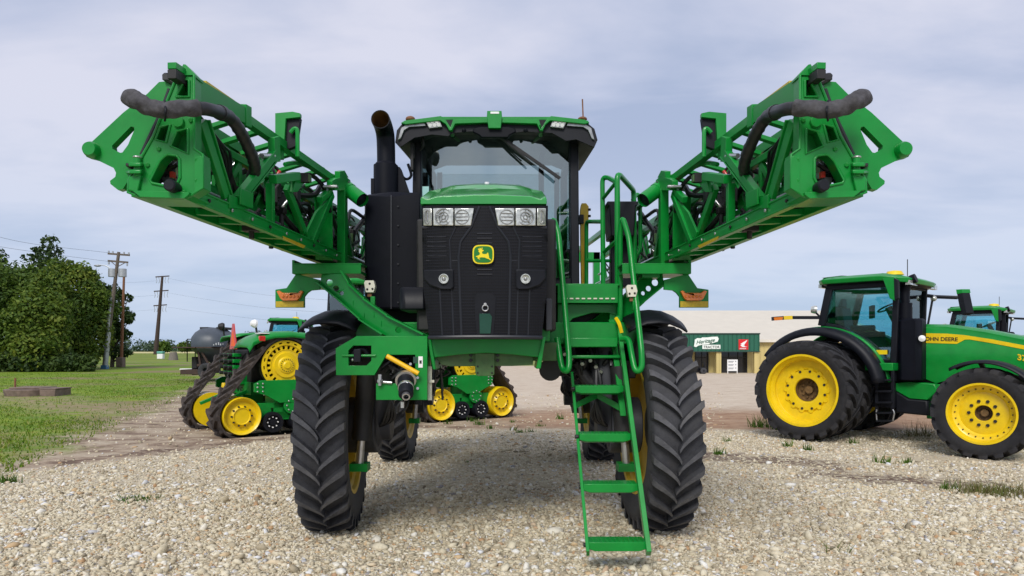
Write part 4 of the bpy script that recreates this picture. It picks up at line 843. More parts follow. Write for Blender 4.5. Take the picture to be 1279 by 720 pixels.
for py, Y in ((682, 5.17), (608.5, 5.61), (545.5, 5.98), (485.5, 6.25)):
    z = None
    for k in range(400):                        # the height at which the ladder line passes this picture row
        zz_ = .1+k*.004; p = onz(LB, LT, zz_)
        if HY+F*(H-p.z)/p.y < py: z = zz_; break
    a, b = onz(LB, LT, z), onz(RB, RT, z); a.y = b.y = (a.y+b.y)/2
    m = MB(); x0, x1 = a.x+.008, b.x-.014
    m.loft([[V((x0, y_, z_)) for y_, z_ in ((a.y-.02, z+.03), (a.y-.02, z-.02), (a.y+.03, z-.035), (a.y+.14, z+.03))], [V((x0+.05, y_, z_)) for y_, z_ in ((a.y-.025, z+.03), (a.y-.025, z-.035), (a.y+.03, z-.05), (a.y+.14, z+.03))], [V((x1-.05, y_, z_)) for y_, z_ in ((a.y-.025, z+.03), (a.y-.025, z-.035), (a.y+.03, z-.05), (a.y+.14, z+.03))], [V((x1, y_, z_)) for y_, z_ in ((a.y-.02, z+.03), (a.y-.02, z-.02), (a.y+.03, z-.035), (a.y+.14, z+.03))]])
    for k in range(11): m.box((x0+.04+k*(x1-x0-.08)/10, a.y+.05, z+.031), (.016, .10, .006))
    m.cyl((x0-.035, a.y+.02, z), (x0-.004, a.y+.02, z), .018, 8, 1); part(m, 'rung', [GREEN, BLKD], lad, bev=.003)
m = MB(); m.bar(P(717, 508, 6.22), P(748, 493, 6.3), .02, .05); m.bar(P(776, 510, 6.22), P(745, 493, 6.3), .02, .05); m.bar(P(764, 400, 6.5), P(779, 520, 6.12), .05, .02); part(m, 'ladder_brace', GREEN, lad)
def rail(pts, r=.026, name='handrail', rad=.06): m = MB(); m.tube(fil(pts, rad), r, 10); return part(m, name, GREEN)
rail([P(696.5, 423, 6.05), P(700, 448, 5.98), P(703, 463, 5.95), P(711, 464, 5.9), P(711.5, 447, 5.95), P(698, 292, 6.35), P(691.5, 272, 6.42), P(687.5, 290, 6.45), P(689.5, 432, 6.45)])
rail([P(776, 423.5, 6.1), P(786, 423, 6.05), P(790, 446, 5.95), P(794, 465, 5.9), P(802.5, 462, 5.88), P(802, 440, 5.9), P(786, 296, 6.3), P(778, 271, 6.4), P(775, 290, 6.45), P(775, 402, 6.48)])
rail([P(772, 372, 6.5), P(771.5, 219, 6.5), P(775, 219, 6.55), P(792, 238, 7.2), P(793.5, 352, 7.2)])
rail([P(754, 356, 6.95), P(753, 222, 6.95), P(760, 222, 6.9), P(771, 228, 6.55)], .024); rail([P(754, 248, 6.94), P(770, 228, 6.54)], .018, 'handrail_brace')
rail([P(733, 357, 7.7), P(733, 277, 7.7), P(741, 277, 7.5), P(753, 277, 7.0)], .022); rail([P(734, 326, 7.6), P(763, 326, 7.3)], .018, 'handrail_brace')
rail([P(791, 250, 7.3), P(796, 242, 7.4), P(800, 246, 7.4), P(800.5, 312, 7.4), P(794, 322, 7.4)], .022); rail([P(755, 315, 6.94), P(774, 298, 6.52)], .02, 'handrail_brace')
m = MB(); tb = [[V((P(cx, 0, 7.25).x+a*hw, 7.25+b*.2, P(0, y, 7.25).z)) for a, b in ((-1, -1), (1, -1), (1, 1), (-1, 1))] for cx, hw, y in ((774.5, .115, 299), (774.5, .135, 262), (774.5, .155, 261), (774.5, .155, 256.5))]
m.loft(tb); m.bb(P(764, 299, 7.25), P(786, 360, 7.4)); part(m, 'tool_bin', BLK, bev=.012)
for px, py in ((462, 358.5), (790, 364)):
    m = MB(); s = 1 if px < 600 else -1; m.prism(q([(px-7, py-5), (px-5.5, py-8), (px+5, py-8), (px+7, py-.5), (px+5, py+7), (px-5, py+7)], 6.05), V((0, .07, 0)))
    for a, b in ((0, -4), (-3, 3), (3.5, 2.5)): m.cyl(P(px+a, py+b, 6.05), P(px+a, py+b, 6.043), .010, 8, 1)
    m.bb(P(px-3, py+8, 6.07), P(px+3.5, py+13, 6.1), m=2); m.bb(P(px+1, py+12, 6.05), P(px+8, py+24, 6.1), m=3); part(m, 'sensor_lamp', [CREAM, BLKD, RUST, GREEN], bev=.006)
m = MB(); m.box(P(690, 365, 6.3), (.05, .04, .04)); m.tube([P(687, 361, 6.25), P(690, 359, 6.25), P(692, 366, 6.25), P(689, 371, 6.25)], .008, 6); part(m, 'door_latch', STEEL)
part(MB().bb(P(768, 355, 7.6), P(776, 415, 7.65)), 'hose_guard', BLKD); part(MB().tube(cr([P(770, 398, 6.35), P(774, 405, 6.3), P(777, 416, 6.3)]), .018, 6), 'yellow_cable', YEL)
m = MB(); m.tube(cr([P(800, 462, 6.0), P(812, 500, 6.1), P(816, 540, 6.2), P(817, 580, 6.25)]), .006, 5); part(m, 'grease_line', REFL)
# ---- boom racks on each side (mirrored about the machine's centre line)
def both(fn, ax):
    for s in (0, 1): fn((lambda mb: mb) if s == 0 else (lambda mb: mb.mirror(ax)), s)
def rack(mi, s):
    m = MB(); arm = [(402, 343), (430, 342), (440, 358), (460, 377), (490, 398), (536, 421), (484, 421), (455, 402), (425, 375), (400, 355)]
    YA = lambda px: 6.3-(px-400)/136*.72 if s == 0 else 6.36+(px-400)/136*.6
    tri = lambda l: [P(a, b, YA(a)) for a, b in l]
    hs = [[(c[0]+r*math.cos(2*math.pi*k/14), c[1]+r*math.sin(2*math.pi*k/14)) for k in range(14)] for c, r in (((411.5, 353), 4.4), ((420, 360.5), 3.6), ((427, 366.5), 2.7), ((498, 412.5), 4))]
    m.prism(tri(arm), V((0, .035, 0)), [tri(h) for h in hs])
    up = [P(a, b, YA(a)+.05) for a, b in ((430, 342), (440, 358), (460, 377), (490, 398), (536, 421))]; lo = [P(a, b, YA(a)+.05) for a, b in ((400, 355), (425, 375), (455, 402), (484, 421))]
    for l in (up, lo):
        for a, b in zip(l, l[1:]): m.bar(a, b, .16, .014, up=(b-a).cross(V((0, 1, 0))))
    for a, b in ((441, 383), (455, 398), (467, 397), (476, 408)): m.bb(P(a, b, YA(a)-.01), P(a+1.4, b-7, YA(a)+.02))
    m.bb(P(366, 330, 6.22), P(452, 342.5, 6.25)); m.bb(P(366, 329, 6.22), P(452, 331, 6.22)+V((0, .42, 0))); m.bb(P(366, 339, 6.27), P(452, 342.5, 6.27)+V((0, .36, 0))); m.bb(P(365, 325, 6.22), P(368, 342, 6.22)+V((0, .4, 0)))
    m.bb(P(405, 341, 6.28), P(434, 350, 6.5))
    r_ = part(mi(m), 'boom_rack', GREEN, bev=.004)
    m = MB(); Yl = 6.32
    m.prism(q([(370, 342), (400, 350), (400, 362), (389, 363), (384.5, 366), (380.5, 371), (380.5, 384.5), (344, 384.5), (344, 362), (358, 360)], Yl), V((0, .03, 0))); br = part(mi(m), 'marker_lamp', GREEN, bev=.004)
    m = MB(); m.prism(q([(345.5, 364), (349, 363), (353, 366), (372, 366), (376, 363), (378.5, 364), (374, 373), (371, 375.5), (353, 375.5), (350, 373)], Yl-.045), V((0, .044, 0)))
    for k in range(5): m.cyl(P(353.5+k*4.6, 370.5, Yl-.046), P(353.5+k*4.6, 370.5, Yl-.056), .012, 8)
    part(mi(m), 'amber_lens', AMBER, br, bev=.008)
    m = MB(); m.bb(P(344.6, 376.6, Yl-.012), P(379.8, 384, Yl-.002)); part(mi(m), 'reflector_strip', REFL, br)
both(rack, SX)
# ---- folded booms
A0, B0, T0 = P(237, 240, 3.9), P(430, 322, 6.5), P(245, 97, 3.9)
NB = (B0-A0).cross(T0-A0).normalized()
if NB.x > 0: NB = -NB                           # NB points outwards, away from the machine
DB = (B0-A0).normalized()
def bp(px, py, o=0.): return hit(px, py, A0, NB)+NB*o
def far(p, L): return p+DB*L
def boom(mi, s):
    rg = random.Random(5)
    m = MB()
    def bar(a, b, w, h, o=0., mm=0): m.bar(bp(*a, o), bp(*b, o), w, h, up=NB, m=mm)
    bi0, bi1 = bp(236, 240.5, .03), bp(430, 323, .03)
    m.bar(bi0, far(bi1, 4.6), .055, .075, up=Zv); 
    for dz in (-.036, .036): m.bar(bi0-NB*.028+V((0, 0, dz)), far(bi1, 4.6)-NB*.028+V((0, 0, dz)), .012, .012, up=Zv)
    for k in range(9): p = lerp(bi0, bi1, .08+k*.105)-NB*.03; m.cyl(p, p-NB*.012, .012, 6, 2 if k % 3 else 1)
    m.prism([bp(a, b, -.006) for a, b in ((338, 283), (362, 293), (362, 300), (338, 290))], NB*.02); m.prism([bp(a, b, -.006) for a, b in ((286, 243), (310, 252), (310, 262), (286, 260))], NB*.02)
    m.bar(bi0+NB*.28+V((0, 0, .0)), far(bi1, 4.6)+NB*.28, .055, .07, up=Zv)   # lower outer chord
    ti0, ti1 = bp(246, 103, .05), bp(438, 228, .05)
    m.bar(lerp(ti0, ti1, .18), far(ti1, 4.6), .06, .06, up=Zv)                   # top chord
    for t in [k/9 for k in range(2, 10)]:
        a = lerp(bi0, bi1, t); m.bar(a, a+NB*.28, .045, .04, up=Zv); m.bar(a+NB*.30, lerp(ti0, ti1, t)+NB*.30+V((0, 0, -.12)), .05, .03, up=NB); m.bar(lerp(ti0, ti1, min(1, t+.02)), lerp(ti0, ti1, min(1, t+.02))+NB*.30+V((0, 0, -.1)), .05, .03, up=Zv)
    m.bar(bi0+NB*.14+V((0, 0, .03))+DB*.12, far(bi1, 4.4)+NB*.14+V((0, 0, .03)), .19, .008, up=Zv, m=1)  # added dark sheet between the chords, stands in for shade on the underside
    bar((256, 152), (286, 246), .07, .03, .02); bar((262, 150), (291, 246), .012, .07, .03); bar((344, 192), (298, 250), .058, .05, .01); bar((349, 196), (304, 252), .010, .09, .03); bar((296, 245), (312, 251), .10, .012, -.02)
    bar((343, 229), (343, 287), .045, .05, .03); bar((351, 232), (351, 289), .035, .03, .08); bar((341, 224), (371, 220), .06, .06, .0); bar((366, 234), (391, 300), .06, .04, .05); bar((417, 243), (392, 303), .055, .05, .02); bar((404, 250), (417, 238), .05, .05, .03)
    m.prism([bp(a, b, .015) for a, b in ((398, 265), (412, 250), (418, 240), (409, 262), (396, 292), (388, 300), (386, 290))], NB*.02)
    bar((428, 236), (428, 336), .075, .075, .0); bar((418, 246), (419, 326), .012, .16, .1, 0); m.bar(bp(440, 250, .1), bp(452, 330, .1), .05, .05, up=NB); m.bar(bp(436, 250, .25), bp(438, 328, .3), .06, .06, up=NB)
    m.prism([bp(a, b, -.005) for a, b in ((244, 96), (307.5, 135), (313, 157), (267, 138), (244, 122))], NB*.03)
    a, b = bp(228, 82, .06), bp(303, 133, .06); m.bar(a, b, .05, .035, up=Zv); m.bar(a+NB*.0+V((0, 0, -.045)), b+NB*.0+V((0, 0, -.045)), .05, .05, up=Zv, m=1); m.bar(bp(262, 104, .03), bp(298, 129, .03), .02, .03, up=Zv, m=3)
    m.prism([bp(306, 130, -.01), bp(313, 134, -.01), bp(313, 160, -.01), bp(306, 157, -.01)], NB*.06); m.prism([bp(341, 172, -.012), bp(348, 170, -.012), bp(349, 202, -.012), bp(342, 203, -.012)], NB*.05)
    m.prism([bp(372, 216, .0), bp(384, 224, .0), bp(372, 240, .0), bp(366, 240, .0)], NB*.03)
    m.tube(fil([bp(372, 206, .1), bp(386, 203, .1), bp(421, 217, .1), bp(440, 224, .1), bp(445, 236, .1)], .08), .018, 8)
    m.prism([bp(a, b, -.03) for a, b in ((411, 226), (416, 223), (428, 220), (434, 225), (436, 233), (431, 238), (416, 238), (411, 234))], NB*.05); m.prism([bp(a, b, -.03) for a, b in ((421, 214), (427, 213), (432, 222), (421, 222))], NB*.05)
    m.cyl(bp(430.5, 229.5, -.035), bp(430.5, 229.5, -.05), .022, 12, 1)
    m.box(bp(412, 233.5, -.01), (.12, .05, .02), None, 2)
    bm_ = part(mi(m), 'boom', [GREEN, BLKD, STEEL, REFL], bev=.003)
    # outer fold alongside
    m = MB(); o1, o2 = NB*.36, NB*.46; z1 = V((0, 0, .10))
    for o in (o1, o2): m.bar(bi0+o+DB*.5+z1, far(bi1, 4.2)+o+z1, .06, .06, up=Zv)
    tt0, tt1 = lerp(ti0, ti1, .24)+NB*.40, far(ti1, 4.2)+NB*.40+V((0, 0, -.10)); m.bar(tt0, tt1, .07, .07, up=Zv)
    for k in range(12):
        t0, t1 = k/12, (k+.5)/12; t0 = .1+t0*.9; t1 = .1+t1*.9; a, b = lerp(bi0+o1+z1, far(bi1, 3)+o1+z1, t0), lerp(tt0, tt1, t1*.8); c = lerp(bi0+o1+z1, far(bi1, 3)+o1+z1, (k+1)/12)
        m.bar(a, b, .13, .025, up=NB); m.bar(b, c, .13, .025, up=NB)
    part(mi(m), 'outer_boom', GREEN, bm_)
    # spray lines, nozzle bodies and hoses inside the truss
    m = MB()
    for o, z in ((.12, .10), (.2, .16), (.24, .30)):
        m.tube([bi0+NB*o+DB*.3+V((0, 0, z)), far(bi1, 4)+NB*o+V((0, 0, z))], .018, 8)
    part(mi(m), 'spray_line', STEEL, bm_)
    L = (bi1-bi0).length
    for k in range(56):
        t = rg.uniform(.2, 2.2); pts = []
        p = bi0+DB*L*min(t, 2.0)*.8+NB*rg.uniform(.08, .38)+V((0, 0, rg.uniform(.05, .52)))
        for j in range(5): pts.append(p.copy()); p = p+DB*rg.uniform(.08, .3)+NB*rg.uniform(-.1, .1)+V((0, 0, rg.uniform(-.22, .18))); p.z = min(max(p.z, bi0.z+.03), bi0.z+.6)
        mh = MB(); mh.tube(cr(pts, 5), rg.choice((.008, .012, .018, .024)), 6); part(mi(mh), 'hose', HOSE, bm_)
    for k in range(5): mh = MB(); mh.tube(cr([bp(262+k*3, 146, .12), bp(285+k*4, 170+k*3, .12), bp(305+k*3, 215-k*5, .16), bp(316+k*2, 240, .2)], 6), .010, 6); part(mi(mh), 'hose', HOSE, bm_)
    for k in range(34):
        p = bi0+DB*L*rg.uniform(.14, 1.9)*.8+NB*rg.uniform(.08, .34)+V((0, 0, rg.uniform(.04, .5))); mn = MB()
        mn.box(p, (rg.uniform(.04, .10), rg.uniform(.05, .16), rg.uniform(.05, .17)), Matrix.Rotation(rg.uniform(0, 3), 3, 'Z'), 0 if k % 5 else 1)
        mn.cyl(p, p+V((0, 0, -.12)), .02, 8, 0); mn.cyl(p+V((0, 0, .02)), p+V((.05, .03, .10)), .016, 8, 2 if k % 4 == 0 else 3 if k % 9 == 0 else 0)
        part(mi(mn), 'nozzle_body', [BLKD, OLIVE, STEEL, RED], bm_, bev=.006)
    # the tip section nested inside the fold: two slim chords with gusset plates
    mt = MB(); o3 = NB*.20; a0, a1 = bi0+o3+DB*.55+V((0, 0, .16)), far(bi1, 3.6)+o3+V((0, 0, .14)); b0_, b1_ = a0+V((0, 0, .30)), a1+V((0, 0, .36))
    mt.bar(a0, a1, .05, .06); mt.bar(b0_, b1_, .05, .05)
    for k in range(22):
        t = k/22; p0, p1 = lerp(a0, a1, t), lerp(b0_, b1_, min(1, t+(.045 if k % 2 else -.005))); mt.bar(p0, p1, .03, .10 if k % 3 == 0 else .045, up=DB)
        if k % 4 == 1: mt.prism([p0, p0+DB*.24, p0+DB*.17+V((0, 0, .22)), p0+DB*.03+V((0, 0, .26))], NB*.012)
    part(mi(mt), 'tip_boom', GREEN, bm_, bev=.004)
    # near end: cast end frame, hinge plate, hinge
    Ye = 3.86; m = MB()
    po = [(222, 94), (242.5, 94), (243, 186), (253.5, 193), (254, 235), (240, 244), (230, 248), (175, 246), (160, 240.5), (161, 225), (175, 200), (192, 170), (209, 126)]
    hh = [[(220, 121), (236.5, 121), (236.5, 101), (231, 99)], [(200, 159), (213, 156), (207.5, 178), (194.5, 174.5)], [(221, 164), (235, 161), (235, 192), (213.5, 182.5)], [(206, 195), (210, 193), (221, 194.5), (224.5, 199), (225, 222), (222, 229), (212, 233.5), (190, 229), (187.5, 225), (200, 201)]]
    m.prism(q(po, Ye), V((0, .09, 0)), [q(h, Ye) for h in hh]); m.prism(q([(218, 96), (241, 96), (241, 190), (222, 190), (192, 174), (198, 158), (212, 124)], Ye+.07), V((0, .02, 0)))
    for lp in [po]+hh:
        l3 = [P(a, b, Ye-.002) for a, b in lp]; m.tube(l3+[l3[0]], .0085, 6, cap=False)
    for a, b in ((228, 98), (238, 128), (238, 150), (198, 186), (184, 206), (230, 240), (246, 200), (246, 226), (170, 232)): m.cyl(P(a, b, Ye+.002), P(a, b, Ye-.012), .012, 6)
    m.prism(q([(243, 193), (253.5, 196), (254, 235), (240, 243), (243, 240)], Ye-.012), V((0, .10, 0))); m.prism(q([(175, 246), (230, 248), (236, 243), (236, 240), (165, 238)], Ye-.03), V((0, .25, 0)))
    m.prism(q([(225, 88), (229, 80), (232, 80.5), (244, 93), (244, 96), (222, 95)], Ye), V((0, .10, 0)))
    m.lathe([(.001, -.02), (.03, -.02), (.033, .02)], P(224, 153, Ye), (0, 1, 0), 20)
    ef = part(mi(m), 'end_frame', GREEN, bm_, bev=.009)
    m = MB(); pl = [(104, 189), (106, 181), (115, 177), (153.7, 141), (183.7, 117.5), (198.7, 102.5), (212.5, 101), (215, 115), (200, 147.5), (176, 195), (178, 213), (161, 224), (153.7, 236), (147.5, 237.5), (138, 230), (137.5, 226), (144, 221), (145, 216), (142, 210), (118.7, 198.7), (108, 196)]
    m.prism(q(pl, Ye+.10), V((0, .05, 0)), [q([(163.5, 158), (167.5, 158.7), (168, 162), (160, 181), (153, 190.5), (150, 191), (140.5, 186), (140, 182)], Ye+.10)])
    m.lathe([(.001, -.035), (.036, -.035), (.043, -.02), (.045, .02)], P(115, 187.5, Ye+.09), (0, 1, 0), 24); part(mi(m), 'hinge_plate', GREEN, bm_)
    m = MB()
    for y in (203, 212): m.prism([P(a, y, Ye+d) for a, d in ((157, .02), (162, -.05), (176, -.05), (181, .03), (178, .12), (158, .12))], V((0, 0, -.022)))
    m.box(P(166, 207.5, Ye), (.05, .06, .02), None, 1); m.cyl(P(172, 221, Ye-.01), P(172, 196, Ye-.01), .02, 14, 0); m.cyl(P(172, 198, Ye-.01), P(172, 195.5, Ye-.01), .026, 8, 2)
    m.prism(q([(160, 222), (172, 216), (176, 219), (172, 240), (160, 238)], Ye-.02), V((0, .08, 0))); part(mi(m), 'boom_hinge', [GREEN, BLKD, STEEL], bm_, bev=.006)
    for dx in (0, 3.5): part(mi(MB().tube(cr([P(213+dx, 112, Ye+.075), P(203+dx, 140, Ye+.07), P(190+dx, 168, Ye+.07), P(178+dx, 194, Ye+.08)], 5), .017, 8)), 'hose', HOSE, bm_)
    m = MB(); m.lathe([(.001, -.085), (.026, -.085), (.033, -.078), (.033, -.02), (.028, .02)], P(220.5, 235.5, Ye), (0, 1, 0), 22); part(mi(m), 'rubber_bumper', BLK, bm_)
    # sleeve and thick hose over the hinge
    Yh = 3.70; pth = cr([P(163, 123, Yh+.10), P(167, 124, Yh+.04), P(175, 128, Yh), P(188, 134.5, Yh), P(206, 137.5, Yh), P(225, 136, Yh+.02), P(248, 134.5, Yh+.08)], 12)
    m = MB(); rings = []; nn = len(pth)
    for i, (p, (t, u, w)) in enumerate(zip(pth, frames(pth))):
        f = i/(nn-1); r0 = (.049-.006*min(1, f*1.6)); r0 *= min(1, .35+i*.22) if i < 4 else 1
        rings.append([p+u*(r0*k_*math.cos(a_))+w*(r0*k_*math.sin(a_)) for a_, k_ in [(2*math.pi*q_/28, 1+.05*math.sin(3*2*math.pi*q_/28+f*23)+.035*math.sin(5*2*math.pi*q_/28-f*41+1)+.05*math.sin(f*34+math.cos(2*math.pi*q_/28)*1.6)*(1-.5*f)) for q_ in range(28)]])
    m.loft(rings); m.tube(cr([P(206, 126, Yh), P(207, 139, Yh-.055), P(206, 151, Yh)], 5), .006, 6, 1); part(mi(m), 'hose_sleeve', [FAB, BLK], bm_, sharp=80)
    m = MB(); p2 = cr([P(246, 135.5, Yh+.08), P(262, 137, 3.86), bp(273, 145, -.06), bp(286, 160, -.06), bp(298, 178, -.05), bp(308, 196, -.04), bp(317, 211, -.01), bp(324, 221, .05)], 6); m.tube(p2, [.036+.004*(math.sin(i*2.2) > .6) for i in range(len(p2))], 14); m.cyl(p2[9], p2[10], .044, 14)
    m.tube(cr([P(218, 104, 3.95), P(209, 99, 3.95), P(207, 95, 3.96), P(213, 96, 3.98), P(222, 100, 4.0)]), .017, 8); m.box(P(215, 99.5, 3.97), (.07, .08, .03)); m.tube(cr([P(226, 90, 3.92), P(219, 88, 3.92), P(217, 85.5, 3.92)]), .009, 6)
    part(mi(m), 'feed_hose', HOSE, bm_)
    for k in range(9):
        pass
    m = MB()
    for k in range(7): m.tube(cr([P(rg.uniform(188, 224), rg.uniform(196, 206), Ye+.12), P(rg.uniform(192, 222), rg.uniform(206, 220), Ye+.2), P(rg.uniform(196, 222), rg.uniform(218, 232), Ye+.15)], 5), .013, 6)
    m.box(P(216, 219, Ye+.12), (.022, .03, .035), None, 1); m.box(P(210, 226, Ye+.1), (.04, .04, .03), None, 0); m.cyl(P(212, 199, Ye+.1), P(207, 203, Ye+.1), .018, 10, 2); m.box(P(204, 214, Ye+.2), (.12, .05, .12), None, 0)
    part(mi(m), 'end_valve', [HOSE, RED, STEEL], bm_)
    m = MB(); Yb = 5.15; m.prism(q([(344, 141.5), (365.5, 139.5), (375, 141.5), (375, 146), (357, 148), (355, 180), (346, 178), (344, 170)], Yb), V((0, .04, 0))); m.prism(q([(357, 150), (375, 147), (370, 182), (360, 186), (355, 182)], Yb+.03), V((0, .05, 0)), m=1)
    m.tube(fil([P(363, 166, Yb), P(368, 160, Yb), P(372, 162, Yb), P(372, 196, Yb)], .04), .016, 8); m.bb(P(346, 176, Yb+.02), P(355, 200, Yb+.06)); part(mi(m), 'boom_guard', [GREEN, BLK], bm_, bev=.006)
    m = MB(); a, b = P(430, 233, 6.45), P(448.5, 247, 6.35); m.lathe([(.001, 0), (.07, 0), (.07, .10), (.066, .10), (.066, .28)], a, b-a, 18, 0); m.lathe([(.064, .10), (.064, .25), (.001, .27)], a, b-a, 18, 1); part(mi(m), 'fold_cylinder', [GREEN, BLK], bm_)
    m = MB(); m.box(bp(378, 222.5, -.02), (.06, .05, .07), None, 0); m.box(bp(378, 223, -.06), (.012, .05, .055), None, 1); part(mi(m), 'proximity_sensor', [BLKD, OLIVE], bm_)
    m = MB(); m.cyl(bp(331, 195, .02), bp(342, 195, .0), .018, 12); part(mi(m), 'lock_pin', STEEL, bm_)
    m = MB(); m.prism([bp(352, 295, -.012), bp(380, 307, -.012), bp(378, 310, -.012), bp(354, 299, -.012)], NB*.012); part(mi(m), 'reflector_strip', REFL, bm_)
both(boom, -.082)
m = MB(); m.bb((-1.55, 11.2, 2.45), (1.4, 11.35, 2.6)); m.bb((-1.55, 11.2, 3.05), (1.4, 11.35, 3.2))
for x in (-1.5, -.8, .6, 1.3): m.bb((x, 11.2, 2.0), (x+.1, 11.35, 3.2))
m.bb((-.7, 11.0, 1.75), (.4, 11.4, 2.2)); part(m, 'boom_carrier', GREEN, bev=.01)
# ---------------------------------------------------------------- wheeled row-crop tractor, seen from its right side
def wheeled_tractor(label, fx):
    rt = thing('wheeled_tractor', label, 'tractor', fx.o, fx.a, 'wheeled tractors with dual rear wheels')
    S, G = fx.S, fx.G
    def pt(mb, name, mats, parent=None, bev=0, **k): return mb.build(name, mats, parent or rt, bev=bev, **k)
    xw = 2.72
    for y in (-1.5, -.86, .86, 1.5):
        wheel('rear_wheel', rt, (0, y, .91), R(90), .91, .50, .635, 22, 1 if y > 0 else -1, 'rear', sweep=.34, lw=.06)
    for y in (-1.3, 1.3):
        wheel('front_wheel', rt, (xw, y, .65), R(90), .72, .46, .465, 20, 1 if y > 0 else -1, 'front', sweep=.36, lw=.05)
    Q = lambda l, y: [S(a, b, y) for a, b in l]
    W_ = V((0, 1, 0))
    # chassis and axles
    m = MB(); m.bb((-.55, -.32, .62), (1.3, .32, 1.35)); m.bb((1.2, -.24, .55), (3.5, .24, 1.0)); m.cyl((0, -1.28, .91), (0, 1.28, .91), .13, 20); m.cyl((xw, -1.15, .66), (xw, 1.15, .66), .10, 16); m.bb((xw-.18, -.5, .5), (xw+.18, .5, .8)); m.bb((-.9, -.25, .5), (-.5, .25, 1.2))
    pt(m, 'chassis', GREEN, bev=.02)
    m = MB(); m.bb((1.25, -.4, .8), (3.4, .4, 1.45)); m.bb((-1.1, -.35, .45), (-.6, .35, .6)); m.bb((-.95, -.4, .6), (-.85, .4, 1.5)); pt(m, 'engine', BLKD, bev=.02)
    # hood with stripe and lettering
    yh = -.47
    prof = [(1148, 408), (1183, 408.5), (1230, 415), (1279, 424.5), (1330, 437), (1380, 452), (1405, 470), (1408, 492), (1370, 505), (1345, 492), (1300, 478), (1262, 466), (1235, 460), (1212, 462), (1195, 472), (1170, 479), (1158, 474), (1152, 452)]
    sd = Q(prof, yh); top = sd[:8]
    m = MB(); n = len(sd)
    L1 = sd; L2 = [V((p.x, p.y+.10*(1 if i < 8 else 0), p.z+(.045 if i < 7 else 0))) for i, p in enumerate(sd)]
    R2 = [V((p.x, -p.y, p.z)) for p in L2]; R1 = [V((p.x, -p.y, p.z)) for p in L1]
    m.prism(L1, V((0, .004, 0))); m.prism(R1, V((0, -.004, 0))); m.loft([[L1[i], L2[i], R2[i], R1[i]] for i in range(8)], cap=False, closed=False)
    m.loft([[L1[i], R1[i]] for i in list(range(7, 18))+[0]], cap=False, closed=False)
    hood = pt(m, 'hood', GREEN, bev=.02, sharp=45)
    m = MB(); so_ = yh-.006
    m.prism(Q([(1153, 416.5), (1183, 417), (1205, 418.8), (1240, 424.2), (1279, 431.5), (1330, 443), (1365, 453), (1365, 458), (1330, 448.5), (1279, 436.5), (1240, 429), (1212, 424.3), (1206, 424.5), (1196, 429.8), (1153, 428.5)], so_), V((0, .012, 0))); pt(m, 'side_stripe', YEL, hood)
    a, b = S(1154.5, 425.6, so_-.002), S(1193, 426.4, so_-.002)
    txt('JOHN DEERE', .092, BLACKP, hood, a, b-a, Zv, ext=.002, bold=.002)
    a = S(1271.5, 449.5, so_-.002); txt('370', .13, YEL, hood, a, S(1290, 453, so_)-a, Zv, ext=.003, bold=.004)
    m = MB(); m.prism(Q([(1212, 462), (1235, 459.5), (1262, 466), (1300, 478), (1345, 492), (1345, 499), (1300, 487), (1262, 475), (1235, 466), (1214, 470)], yh-.012), V((0, .03, 0))); pt(m, 'hood_lower_trim', BLKS, hood)
    # bonnet front: lamps
    m = MB(); xf = sd[6].x; m.bb((xf-.02, -.4, sd[7].z-.1), (xf+.05, .4, sd[6].z)); pt(m, 'front_grille', BLK, bev=.02)
    # exhaust column and intake pipe
    m = MB(); a, b = S(1119, 402, -.78), S(1151, 476, -.78); xm = (a.x+b.x)/2; hw = (b.x-a.x)/2
    pl = [(xm-hw, -.70), (xm-hw*.55, -.80), (xm+hw*.55, -.80), (xm+hw, -.70), (xm+hw, -.44), (xm-hw, -.44)]
    m.prism([V((x, y, b.z)) for x, y in pl], V((0, 0, a.z-b.z))); m.loft([[V((x, y, a.z)) for x, y in pl], [V(((x-xm)*.86+xm, (y+.62)*.86-.62, a.z+.05)) for x, y in pl]])
    col = pt(m, 'exhaust_column', BLKS, bev=.02)
    m = MB(); c0 = S(1131, 400, -.62); c1 = S(1131, 379, -.62); m.tube([c0, c1], .12, 20); m.tube(cr([c1, S(1131, 366, -.62), S(1133, 356, -.62), S(1139, 350, -.62), S(1145, 347.5, -.62)]), .082, 18); pt(m, 'exhaust_pipe', BLKS)
    m = MB(); m.lathe([(.001, -.05), (.05, -.04), (.055, .02), (.001, .04)], S(1152.5, 423, -.80), (.3, -1, 0), 16); m.bar(S(1150, 423, -.78), S(1152.5, 423, -.8), .03, .03); pt(m, 'side_lamp', WHITE)
    # lower side: tank, steps, platform
    m = MB(); m.prism(Q([(1119, 479), (1136, 477), (1168, 480), (1172, 488), (1160, 500), (1136, 498), (1119, 488)], -.66), V((0, .3, 0))); m.bb(S(1158, 480, -.5), S(1180, 524, -.4)); pt(m, 'tank_cover', GREEN, bev=.015)
    m = MB(); m.prism(Q([(1119, 489), (1136, 499), (1160, 501), (1161, 520), (1119, 516)], -.70), V((0, .35, 0))); pt(m, 'fuel_tank', BLK, bev=.03)
    m = MB(); m.bb(S(1081, 453.5, -1.02), S(1116, 463.5, -1.02)+V((0, .5, 0))); pt(m, 'side_platform', GREEN, bev=.012)
    m = MB(); ys = -.98
    for px in (1096, 1116): m.bar(S(px, 463, ys), S(px, 517, ys), .035, .05, up=V((1, 0, 0)))
    for py in (475, 489, 503, 516): m.bar(S(1096, py, ys), S(1116, py, ys), .16, .03)
    for px in (1096, 1116): m.tube(fil([S(px, 512, ys-.02), S(px+(-1 if px < 1100 else 2), 516, ys-.02), S(px, 526, ys-.02)], .03), .015, 6, 1)
